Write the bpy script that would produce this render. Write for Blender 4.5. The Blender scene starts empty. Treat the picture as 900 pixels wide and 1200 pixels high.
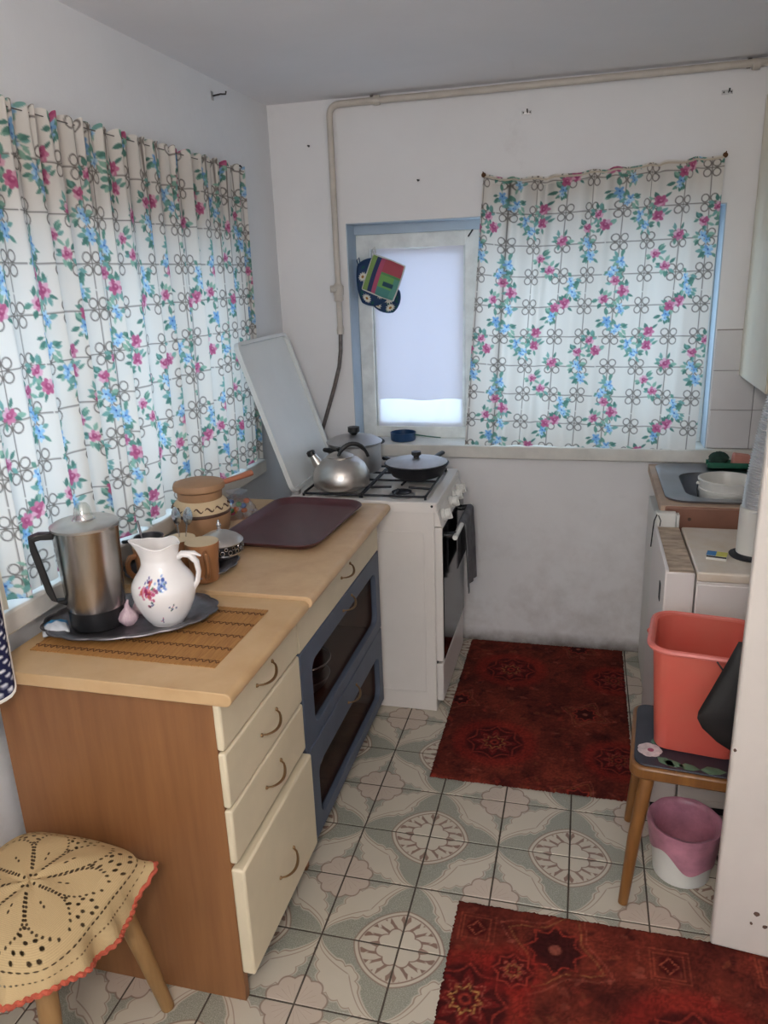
import bpy, bmesh, math, random
import numpy as np
from mathutils import Matrix, Vector

random.seed(7)
RNG = np.random.default_rng(7)
PI = math.pi
SC = bpy.context.scene
COL = SC.collection

# ------------------------------------------------------------------ camera
def make_camera():
    yaw, pitch, roll = math.radians(14.885), math.radians(17.175), math.radians(2.16)
    f = Vector((-math.sin(yaw) * math.cos(pitch), math.cos(yaw) * math.cos(pitch), -math.sin(pitch)))
    r = Vector((math.cos(yaw), math.sin(yaw), 0))
    d = f.cross(r)
    r2 = math.cos(roll) * r + math.sin(roll) * d
    d2 = -math.sin(roll) * r + math.cos(roll) * d
    cd = bpy.data.cameras.new('camera')
    cd.sensor_fit = 'VERTICAL'
    cd.sensor_height = 36.0
    cd.lens = 899 / 1200 * 36.0
    cd.clip_start = 0.02
    co = bpy.data.objects.new('camera', cd)
    COL.objects.link(co)
    m = Matrix((r2, -d2, -f)).transposed().to_4x4()
    m.translation = Vector((0, 0, 1.6))
    co.matrix_world = m
    SC.camera = co
make_camera()

# ------------------------------------------------------------------ world, light, exposure
W = bpy.data.worlds.new('overcast_sky')
SC.world = W
W.use_nodes = True
_bg = W.node_tree.nodes['Background']
_bg.inputs['Color'].default_value = (0.58, 0.79, 1.0, 1)
_bg.inputs['Strength'].default_value = 2.8
SC.view_settings.view_transform = 'Standard'
SC.view_settings.look = 'None'
SC.view_settings.gamma = 1.0
SC.view_settings.use_curve_mapping = False
SC.view_settings.exposure = 0.54
SC.cycles.max_bounces = 8
SC.cycles.diffuse_bounces = 5
SC.cycles.transparent_max_bounces = 12
SC.cycles.use_denoising = True
LAMP_STRENGTH = 66.0
LAMP_COLOR = (1.0, 0.91, 0.82)

def portal(name, loc, rot, sx, sy):
    ld = bpy.data.lights.new(name, 'AREA')
    ld.shape = 'RECTANGLE'
    ld.size, ld.size_y = sx, sy
    ld.cycles.is_portal = True
    o = bpy.data.objects.new(name, ld)
    o.location, o.rotation_euler = loc, rot
    COL.objects.link(o)
# window openings (light comes from the sky only; these guide the sampling)
WL = dict(y0=1.20, y1=2.74, z0=0.885, z1=1.745)      # left wall opening
WB = dict(x0=-0.955, x1=0.472, z0=0.885, z1=1.802)  # back wall opening
WF = dict(x0=-0.75, x1=0.55, z0=0.85, z1=2.0)       # wall behind the camera
XL, XR, YB, YF, ZC = -1.258, 0.92, 3.16, -1.25, 2.255
portal('window_portal_left', (XL - 0.22, (WL['y0'] + WL['y1']) / 2, (WL['z0'] + WL['z1']) / 2), (0, -PI / 2, 0), WL['z1'] - WL['z0'], WL['y1'] - WL['y0'])
portal('window_portal_back', ((WB['x0'] + WB['x1']) / 2, YB + 0.22, (WB['z0'] + WB['z1']) / 2), (-PI / 2, 0, 0), WB['x1'] - WB['x0'], WB['z1'] - WB['z0'])
portal('window_portal_front', ((WF['x0'] + WF['x1']) / 2, YF - 0.12, (WF['z0'] + WF['z1']) / 2), (PI / 2, 0, 0), WF['x1'] - WF['x0'], WF['z1'] - WF['z0'])

# ------------------------------------------------------------------ mesh helpers
class MB:
    def __init__(self):
        self.v, self.f = [], []
    def add(self, vs, fs):
        o = len(self.v)
        self.v += [tuple(p) for p in vs]
        self.f += [tuple(i + o for i in q) for q in fs]
        return self
    def box(self, x0, x1, y0, y1, z0, z1):
        vs = [(x, y, z) for z in (z0, z1) for y in (y0, y1) for x in (x0, x1)]
        return self.add(vs, [(0, 2, 3, 1), (4, 5, 7, 6), (0, 1, 5, 4), (2, 6, 7, 3), (0, 4, 6, 2), (1, 3, 7, 5)])
    def obox(self, c, ex, ey, ez):
        c, ex, ey, ez = map(Vector, (c, ex, ey, ez))
        vs = [c + sx * ex + sy * ey + sz * ez for sz in (-1, 1) for sy in (-1, 1) for sx in (-1, 1)]
        return self.add(vs, [(0, 2, 3, 1), (4, 5, 7, 6), (0, 1, 5, 4), (2, 6, 7, 3), (0, 4, 6, 2), (1, 3, 7, 5)])
    def prism(self, poly, z0, z1, axis='z'):
        n = len(poly)
        def P(a, b, c):
            return (a, b, c) if axis == 'z' else ((c, a, b) if axis == 'x' else (a, c, b))
        vs = [P(a, b, z0) for a, b in poly] + [P(a, b, z1) for a, b in poly]
        fs = [tuple(range(n))[::-1], tuple(range(n, 2 * n))]
        fs += [(i, (i + 1) % n, n + (i + 1) % n, n + i) for i in range(n)]
        return self.add(vs, fs)
    def tube(self, pts, r, n=10, closed=False, squash=1.0):
        pts = [Vector(p) for p in pts]
        m = len(pts)
        rs = r if isinstance(r, (list, tuple)) else [r] * m
        vs, up = [], None
        for i, p in enumerate(pts):
            if closed:
                t = pts[(i + 1) % m] - pts[i - 1]
            else:
                t = pts[min(i + 1, m - 1)] - pts[max(i - 1, 0)]
            t.normalize()
            if up is None:
                up = Vector((0, 0, 1)) if abs(t.z) < 0.9 else Vector((1, 0, 0))
            s = t.cross(up)
            s.normalize()
            up = s.cross(t)
            up.normalize()
            for k in range(n):
                a = 2 * PI * k / n
                vs.append(p + rs[i] * (math.cos(a) * s + squash * math.sin(a) * up))
        fs = []
        for i in range(m if closed else m - 1):
            j = (i + 1) % m
            for k in range(n):
                l = (k + 1) % n
                fs.append((i * n + k, i * n + l, j * n + l, j * n + k))
        if not closed:
            fs.append(tuple(range(n))[::-1])
            fs.append(tuple(range((m - 1) * n, m * n)))
        return self.add(vs, fs)
    def lathe(self, prof, n=36, c=(0, 0, 0), sx=1.0, sy=1.0, mod=None):
        vs, fs = [], []
        m = len(prof)
        for i, (r, z) in enumerate(prof):
            for k in range(n):
                a = 2 * PI * k / n
                q = r if mod is None else mod(r, z, a)
                vs.append((c[0] + q * math.cos(a) * sx, c[1] + q * math.sin(a) * sy, c[2] + z))
        for i in range(m - 1):
            for k in range(n):
                l = (k + 1) % n
                fs.append((i * n + k, i * n + l, (i + 1) * n + l, (i + 1) * n + k))
        if prof[0][0] > 1e-5:
            fs.append(tuple(range(n))[::-1])
        if prof[-1][0] > 1e-5:
            fs.append(tuple(range((m - 1) * n, m * n)))
        return self.add(vs, fs)
    def sphere(self, c, r, n=12, m=8, sz=1.0):
        prof = [(r * math.sin(PI * i / m), -r * math.cos(PI * i / m) * sz) for i in range(m + 1)]
        prof[0] = (1e-6, prof[0][1]); prof[-1] = (1e-6, prof[-1][1])
        return self.lathe(prof, n, c)
    def build(self, name, mat, parent=None, loc=None, rot=None, bevel=0.0, seg=2, sharp=35, smooth=True):
        me = bpy.data.meshes.new(name)
        me.from_pydata(self.v, [], self.f)
        me.validate()
        bm = bmesh.new(); bm.from_mesh(me)
        bmesh.ops.remove_doubles(bm, verts=bm.verts, dist=1e-6)
        bmesh.ops.recalc_face_normals(bm, faces=bm.faces)
        bm.to_mesh(me); bm.free()
        if smooth:
            me.polygons.foreach_set('use_smooth', [True] * len(me.polygons))
            me.set_sharp_from_angle(angle=math.radians(sharp))
        me.materials.append(mat)
        return link(name, me, parent, loc, rot, bevel, seg)

def link(name, me, parent=None, loc=None, rot=None, bevel=0.0, seg=2):
    o = bpy.data.objects.new(name, me)
    COL.objects.link(o)
    if parent is not None:
        o.parent = parent
    if loc is not None:
        o.location = loc
    if rot is not None:
        o.rotation_euler = rot
    if bevel > 0:
        b = o.modifiers.new('bevel', 'BEVEL')
        b.width, b.segments, b.limit_method = bevel, seg, 'ANGLE'
        b.angle_limit = math.radians(50)
    return o

def thing(name, label, cat, loc=(0, 0, 0), rotz=0.0, group=None):
    o = bpy.data.objects.new(name, None)
    o.empty_display_size = 0.05
    COL.objects.link(o)
    o.location = loc
    o.rotation_euler = (0, 0, rotz)
    return tag(o, label, cat, group)

def tag(o, label, cat, group=None):
    o['label'] = label
    o['category'] = cat
    if group:
        o['group'] = group
    return o

def struct(o):
    o['kind'] = 'structure'
    return o

def grid_obj(name, P, mat, parent=None, cols=None, solid=0.0, close_u=False):
    """P: array (nv, nu, 3) of points -> one quad grid mesh, cols (nv, nu, 4) linear colours."""
    nv, nu = P.shape[:2]
    me = bpy.data.meshes.new(name)
    idx = np.arange(nv * nu).reshape(nv, nu)
    if close_u:
        idx = np.concatenate([idx, idx[:, :1]], axis=1)
    q = np.stack([idx[:-1, :-1], idx[:-1, 1:], idx[1:, 1:], idx[1:, :-1]], axis=-1).reshape(-1, 4)
    nf = len(q)
    me.vertices.add(nv * nu)
    me.vertices.foreach_set('co', P.reshape(-1).astype(np.float32))
    me.loops.add(nf * 4)
    me.loops.foreach_set('vertex_index', q.reshape(-1).astype(np.int32))
    me.polygons.add(nf)
    me.polygons.foreach_set('loop_start', (np.arange(nf) * 4).astype(np.int32))
    me.polygons.foreach_set('loop_total', np.full(nf, 4, dtype=np.int32))
    me.polygons.foreach_set('use_smooth', np.ones(nf, dtype=bool))
    me.update(calc_edges=True)
    if cols is not None:
        ca = me.color_attributes.new('print', 'FLOAT_COLOR', 'POINT')
        ca.data.foreach_set('color', cols.reshape(-1).astype(np.float32))
    me.materials.append(mat)
    o = link(name, me, parent)
    if solid:
        s = o.modifiers.new('thickness', 'SOLIDIFY')
        s.thickness = solid
        s.offset = 0
    return o

def arc(c, r, a0, a1, n, fn):
    return [fn(c[0] + r * math.cos(a0 + (a1 - a0) * i / n), c[1] + r * math.sin(a0 + (a1 - a0) * i / n)) for i in range(n + 1)]

def rrect(x0, x1, y0, y1, r, n=5):
    p = []
    for cx, cy, a in ((x1 - r, y1 - r, 0), (x0 + r, y1 - r, PI / 2), (x0 + r, y0 + r, PI), (x1 - r, y0 + r, 1.5 * PI)):
        p += [(cx + r * math.cos(a + PI / 2 * i / n), cy + r * math.sin(a + PI / 2 * i / n)) for i in range(n + 1)]
    return p

# ------------------------------------------------------------------ material helpers
def lin(c):
    c = np.asarray(c, dtype=float) / 255.0
    return np.where(c <= 0.04045, c / 12.92, ((c + 0.055) / 1.055) ** 2.4)
def L4(c):
    return tuple(float(x) for x in lin(c)) + (1.0,)

class NT:
    def __init__(self, name):
        self.m = bpy.data.materials.new(name)
        self.m.use_nodes = True
        self.t = self.m.node_tree
        self.b = self.t.nodes['Principled BSDF']
    def n(self, typ, **kw):
        x = self.t.nodes.new(typ)
        for k, v in kw.items():
            setattr(x, k, v)
        return x
    def l(self, a, b):
        self.t.links.new(a, b)
    def math(self, op, *a, clamp=False):
        x = self.n('ShaderNodeMath', operation=op)
        x.use_clamp = clamp
        for i, v in enumerate(a):
            if isinstance(v, (int, float)):
                x.inputs[i].default_value = v
            else:
                self.l(v.s if isinstance(v, E) else v, x.inputs[i])
        return E(self, x.outputs[0])
    def mix(self, fac, a, b):
        x = self.n('ShaderNodeMix', data_type='RGBA')
        for sock, v in ((x.inputs[0], fac), (x.inputs[6], a), (x.inputs[7], b)):
            if isinstance(v, E):
                self.l(v.s, sock)
            elif isinstance(v, (int, float)):
                sock.default_value = v
            elif isinstance(v, tuple):
                sock.default_value = v
            else:
                self.l(v, sock)
        return x.outputs[2]
    def noise(self, scale, detail=4, rough=0.5, vec=None, stretch=None, coord='Object'):
        x = self.n('ShaderNodeTexNoise')
        x.inputs['Scale'].default_value = scale
        x.inputs['Detail'].default_value = detail
        x.inputs['Roughness'].default_value = rough
        if vec is None:
            if coord == 'World':
                src = self.n('ShaderNodeNewGeometry').outputs['Position']
            else:
                src = self.n('ShaderNodeTexCoord').outputs[coord]
            if stretch:
                mp = self.n('ShaderNodeMapping')
                mp.inputs['Scale'].default_value = stretch
                self.l(src, mp.inputs['Vector'])
                src = mp.outputs['Vector']
            vec = src
        self.l(vec, x.inputs['Vector'])
        return E(self, x.outputs['Fac'])
    def bump(self, h, strength=0.3, dist=0.002):
        x = self.n('ShaderNodeBump')
        x.inputs['Strength'].default_value = strength
        x.inputs['Distance'].default_value = dist
        self.l(h.s if isinstance(h, E) else h, x.inputs['Height'])
        self.l(x.outputs['Normal'], self.b.inputs['Normal'])
    def color(self, c):
        if isinstance(c, tuple):
            self.b.inputs['Base Color'].default_value = c
        else:
            self.l(c, self.b.inputs['Base Color'])

class E:
    def __init__(self, nt, s):
        self.nt, self.s = nt, s
    def __add__(self, o): return self.nt.math('ADD', self, o)
    __radd__ = __add__
    def __sub__(self, o): return self.nt.math('SUBTRACT', self, o)
    def __rsub__(self, o): return self.nt.math('SUBTRACT', o, self)
    def __mul__(self, o): return self.nt.math('MULTIPLY', self, o)
    __rmul__ = __mul__
    def __truediv__(self, o): return self.nt.math('DIVIDE', self, o)
    def abs(self): return self.nt.math('ABSOLUTE', self)
    def sin(self): return self.nt.math('SINE', self)
    def sqrt(self): return self.nt.math('SQRT', self.nt.math('MAXIMUM', self, 0.0))
    def fract(self): return self.nt.math('FRACT', self)
    def min(self, o): return self.nt.math('MINIMUM', self, o)
    def max(self, o): return self.nt.math('MAXIMUM', self, o)
    def clamp(self): return self.nt.math('MAXIMUM', 0.0, self.nt.math('MINIMUM', self, 1.0))
    def step(self, e, w=0.02):      # smooth 0..1 rising across e
        return ((self - (e - w)) / (2 * w)).clamp()
    def below(self, e, w=0.02):
        return 1.0 - self.step(e, w)
    def band(self, c, h, w=0.012):  # 1 where |x-c| < h
        return (self - c).abs().below(h, w)

def mat(name, rgb, rough=0.5, metal=0.0, var=0.0, vscale=8.0, bump=0.0, bscale=60.0, spec=None, stretch=None, dark=None, coat=0.0, rgb2=None, detail=4):
    m = NT(name)
    m.b.inputs['Roughness'].default_value = rough
    m.b.inputs['Metallic'].default_value = metal
    if spec is not None:
        m.b.inputs['Specular IOR Level'].default_value = spec
    if coat:
        m.b.inputs['Coat Weight'].default_value = coat
        m.b.inputs['Coat Roughness'].default_value = 0.15
    if var > 0:
        nz = m.noise(vscale, detail, 0.6, stretch=stretch)
        f = ((nz - 0.5) * 2.2 + 0.5).clamp()
        other = rgb2 if rgb2 else tuple(max(0, c * (1 - var)) for c in rgb)
        m.color(m.mix(f, L4(other), L4(rgb)))
    else:
        m.color(L4(rgb))
    if bump > 0:
        m.bump(m.noise(bscale, 3, 0.6, stretch=stretch), bump, 0.003)
    return m.m

def wood(name, rgb, rgb2, axis='z', scale=7.0, rough=0.5):
    m = NT(name)
    st = {'z': (9, 9, 0.6), 'y': (9, 0.6, 9), 'x': (0.6, 9, 9)}[axis]
    a = m.noise(scale, 6, 0.6, stretch=st)
    b = m.noise(1.7, 3, 0.5)
    f = ((a - 0.5) * 1.6 + (b - 0.5) * 1.1 + 0.5).clamp()
    m.color(m.mix(f, L4(rgb2), L4(rgb)))
    m.b.inputs['Roughness'].default_value = rough
    m.bump(a, 0.08, 0.002)
    return m.m

def printed(name, rough=0.9, translucent=0.0, alpha=False, bump=0.0, bscale=700):
    m = NT(name)
    at = m.n('ShaderNodeAttribute', attribute_name='print')
    m.color(at.outputs['Color'])
    m.b.inputs['Roughness'].default_value = rough
    m.b.inputs['Specular IOR Level'].default_value = 0.15
    if bump:
        m.bump(m.noise(bscale, 2, 0.5), bump, 0.001)
    out = m.t.nodes['Material Output']
    sh = m.b.outputs[0]
    if translucent:
        tr = m.n('ShaderNodeBsdfTranslucent')
        m.l(at.outputs['Color'], tr.inputs['Color'])
        mx = m.n('ShaderNodeMixShader')
        mx.inputs[0].default_value = translucent
        m.l(sh, mx.inputs[1]); m.l(tr.outputs[0], mx.inputs[2])
        sh = mx.outputs[0]
    if alpha:
        tp = m.n('ShaderNodeBsdfTransparent')
        mx = m.n('ShaderNodeMixShader')
        m.l(at.outputs['Alpha'], mx.inputs[0])
        m.l(tp.outputs[0], mx.inputs[1]); m.l(sh, mx.inputs[2])
        sh = mx.outputs[0]
    m.l(sh, out.inputs['Surface'])
    return m.m

def cloth_mat(name, rgb, translucent):
    m = NT(name)
    m.color(L4(rgb))
    m.b.inputs['Roughness'].default_value = 0.95
    m.b.inputs['Specular IOR Level'].default_value = 0.1
    tr = m.n('ShaderNodeBsdfTranslucent')
    tr.inputs['Color'].default_value = L4(rgb)
    mx = m.n('ShaderNodeMixShader')
    mx.inputs[0].default_value = translucent
    m.l(m.b.outputs[0], mx.inputs[1]); m.l(tr.outputs[0], mx.inputs[2])
    m.l(mx.outputs[0], m.t.nodes['Material Output'].inputs['Surface'])
    return m.m

def pane_mat(name, tint=(1, 1, 1), gloss=0.08, rough=0.02):
    m = NT(name)
    tp = m.n('ShaderNodeBsdfTransparent'); tp.inputs[0].default_value = tint + (1,)
    gl = m.n('ShaderNodeBsdfGlossy'); gl.inputs['Roughness'].default_value = rough
    mx = m.n('ShaderNodeMixShader'); mx.inputs[0].default_value = gloss
    m.l(tp.outputs[0], mx.inputs[1]); m.l(gl.outputs[0], mx.inputs[2])
    m.l(mx.outputs[0], m.t.nodes['Material Output'].inputs['Surface'])
    return m.m

def wall_mat(name, rgb, grime_and_foot):
    m = NT(name)
    big = m.noise(1.6, 5, 0.6)
    mid = m.noise(9, 5, 0.65)
    col = m.mix(((big - 0.5) * 1.3 + 0.5).clamp(), L4(tuple(c * 0.94 for c in rgb)), L4(rgb))
    if grime_and_foot:
        pos = m.n('ShaderNodeSeparateXYZ')
        m.l(m.n('ShaderNodeNewGeometry').outputs['Position'], pos.inputs[0])
        z = E(m, pos.outputs[2])
        # splashed, scuffed zone near the floor and behind the cooker
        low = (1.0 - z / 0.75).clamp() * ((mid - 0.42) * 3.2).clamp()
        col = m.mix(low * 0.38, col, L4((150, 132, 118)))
        foot = z.below(0.035, 0.03) * (mid * 1.7).clamp()  # narrow mottled darker band along the foot of the wall
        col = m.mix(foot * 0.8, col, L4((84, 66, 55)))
        sc = m.noise(3.0, 8, 0.75)
        col = m.mix(((sc - 0.62) * 4).clamp() * 0.25, col, L4((150, 140, 135)))
    m.color(col)
    m.b.inputs['Roughness'].default_value = 0.85
    m.b.inputs['Specular IOR Level'].default_value = 0.25
    m.bump(m.noise(14, 5, 0.6), 0.25, 0.006)
    return m.m

M = {}
M['wall'] = wall_mat('whitewash_plaster', (238, 236, 236), True)
M['wall_left'] = wall_mat('whitewash_plaster_side', (232, 233, 235), True)
M['ceiling'] = wall_mat('ceiling_whitewash', (238, 236, 238), False)
M['reveal'] = mat('pale_blue_distemper', (184, 199, 213), 0.85, var=0.06, vscale=6)
M['frame'] = mat('old_white_oil_paint', (240, 243, 240), 0.45, var=0.12, vscale=14, bump=0.2, bscale=40)
M['sill'] = mat('sill_white_oil_paint', (224, 220, 212), 0.45, var=0.10, vscale=10, bump=0.15, bscale=30)
M['pane'] = pane_mat('window_glass')
M['grout'] = mat('dark_grout', (92, 82, 72), 0.95, var=0.3, vscale=20)
M['wtile'] = mat('white_glazed_tile', (225, 222, 222), 0.2, var=0.05, vscale=3)
M['wgrout'] = mat('wall_tile_grout', (150, 142, 140), 0.9)
M['cream'] = mat('cream_painted_front', (226, 212, 182), 0.42, var=0.06, vscale=5)
M['wood_side'] = wood('orange_brown_veneer', (152, 104, 64), (122, 80, 48), 'z', 4.0, 0.45)
M['wood_top'] = mat('tan_worktop_laminate', (204, 172, 130), 0.42, var=0.1, vscale=7, rgb2=(188, 152, 108))
M['wood_top_far'] = mat('tan_worktop_worn', (208, 178, 138), 0.42, var=0.1, vscale=9, rgb2=(186, 150, 114))
M['wood_dark'] = wood('brown_carcass', (92, 58, 40), (66, 40, 28), 'z', 5.0, 0.6)
M['edge_brown'] = mat('pinkish_brown_edge', (176, 132, 100), 0.45, var=0.12, vscale=12)
M['blue_paint'] = mat('slate_blue_paint', (84, 94, 112), 0.5, var=0.12, vscale=8, bump=0.1, bscale=40)
M['bronze'] = mat('bronze_metal', (150, 120, 86), 0.35, 0.9)
M['cab_glass'] = pane_mat('smoked_cabinet_glass', (0.82, 0.78, 0.76), 0.05, 0.05)
M['enamel'] = mat('white_enamel', (228, 222, 216), 0.28, var=0.03, vscale=5)
M['enamel_lid'] = mat('white_enamel_lid', (224, 226, 224), 0.35, var=0.03, vscale=5)
M['black_glass'] = mat('black_oven_glass', (10, 11, 15), 0.10, spec=0.18)
M['black_iron'] = mat('black_cast_iron', (26, 26, 32), 0.55)
M['black_plastic'] = mat('black_plastic', (22, 22, 24), 0.4)
M['alu'] = mat('worn_aluminium', (216, 210, 204), 0.38, 1.0, var=0.12, vscale=10, bump=0.05, bscale=50)
M['alu_dull'] = mat('dull_aluminium', (206, 204, 204), 0.5, 1.0, var=0.15, vscale=10)
M['steel'] = mat('brushed_steel', (190, 184, 178), 0.24, 1.0, var=0.1, vscale=14, stretch=(3, 3, 0.2))
M['pewter'] = mat('dark_pewter', (146, 143, 148), 0.45, 1.0, var=0.25, vscale=25, bump=0.15, bscale=90)
M['chrome'] = mat('silver_metal', (210, 208, 208), 0.2, 1.0)
M['clear'] = pane_mat('clear_knob_glass', (0.95, 0.95, 0.9), 0.25, 0.05)
M['porcelain'] = mat('white_porcelain', (238, 234, 232), 0.15)
M['pipe_paint'] = mat('cream_painted_pipe', (206, 196, 184), 0.5, var=0.1, vscale=12)
M['hose'] = mat('grey_braided_hose', (118, 108, 104), 0.5, 0.3, var=0.3, vscale=80)
M['maroon'] = mat('maroon_plastic', (84, 44, 48), 0.38, var=0.1, vscale=30)
M['brown_mug'] = mat('glazed_brown_clay', (166, 114, 74), 0.3, var=0.12, vscale=12)
M['clay'] = mat('unglazed_tan_clay', (178, 136, 100), 0.6, var=0.1, vscale=14)
M['clay_cream'] = mat('cream_clay_band', (218, 194, 156), 0.55, var=0.05, vscale=12)
M['clay_mark'] = mat('dark_brown_slip', (84, 56, 42), 0.6)
M['red_plastic'] = mat('faded_red_plastic', (212, 90, 78), 0.35, var=0.12, vscale=5, rgb2=(204, 104, 88))
M['white_plastic'] = mat('white_plastic', (226, 224, 218), 0.4, var=0.04, vscale=6)
M['pink_bag'] = mat('pink_plastic_bag', (206, 140, 160), 0.35, var=0.25, vscale=14, bump=0.5, bscale=22)
M['stool_wood'] = wood('varnished_stool_wood', (142, 98, 52), (112, 72, 38), 'z', 6.0, 0.35)
M['stool_pale'] = wood('pale_stool_wood', (164, 128, 82), (136, 100, 60), 'z', 6.0, 0.5)
M['stool_top'] = mat('dark_stool_top', (48, 50, 62), 0.4, var=0.2, vscale=20)
M['boiler'] = mat('boiler_white_enamel', (226, 218, 214), 0.3, var=0.03, vscale=5)
M['rust'] = mat('rust_stained_enamel', (218, 196, 170), 0.6, var=0.4, vscale=14, rgb2=(132, 110, 94), stretch=(1, 3, 1), detail=8)
M['yellowed'] = mat('yellowed_boiler_top', (228, 220, 212), 0.35, var=0.15, vscale=7, rgb2=(208, 188, 160), detail=8)
M['foil'] = mat('corrugated_foil', (232, 232, 234), 0.45, 0.85, bump=0.4, bscale=60)
M['sink_steel'] = mat('sink_steel', (160, 164, 172), 0.3, 1.0, var=0.1, vscale=8)
M['sink_brown'] = mat('brown_counter_edge', (146, 100, 80), 0.45, var=0.15, vscale=7)
M['sink_top'] = mat('beige_counter', (196, 166, 142), 0.5, var=0.15, vscale=9)
M['upper_cream'] = mat('upper_cabinet_cream', (224, 216, 196), 0.4, var=0.04, vscale=4)
M['door'] = mat('white_door_paint', (222, 214, 206), 0.4, var=0.05, vscale=4, bump=0.06, bscale=12)
M['chip'] = mat('bare_brown_chip', (92, 70, 58), 0.8)
M['wire'] = mat('dark_wire', (40, 36, 34), 0.5)
M['green_plastic'] = mat('green_plastic', (36, 100, 78), 0.4)
M['scourer'] = mat('dark_green_scourer', (44, 70, 58), 0.95, var=0.3, vscale=60, bump=1.0, bscale=140)
M['sponge'] = mat('pink_sponge', (206, 140, 126), 0.95, bump=0.8, bscale=160)
M['dark_item'] = mat('black_leatherette', (26, 25, 26), 0.6, bump=0.15, bscale=60)
M['orange_yarn'] = mat('coral_yarn', (200, 94, 70), 0.9, var=0.2, vscale=60, bump=0.6, bscale=200)
M['blue_enamel'] = mat('dark_blue_enamel', (28, 62, 100), 0.3)
M['towel'] = mat('grey_terry_towel', (112, 110, 114), 0.95, var=0.3, vscale=20, bump=0.8, bscale=120)
M['bamboo'] = mat('bamboo_mat', (196, 146, 84), 0.6, var=0.25, vscale=30, rgb2=(160, 108, 58), stretch=(8, 0.5, 1))
M['thread'] = mat('dark_brown_thread', (96, 62, 36), 0.9)
M['garlic'] = mat('garlic_skin', (214, 194, 196), 0.5, var=0.25, vscale=40, rgb2=(178, 140, 158), stretch=(4, 4, 0.5))
M['white_cloth'] = cloth_mat('thin_white_cloth', (236, 234, 240), 0.42)
M['beige_hem'] = cloth_mat('beige_hem', (220, 208, 190), 0.3)

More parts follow.
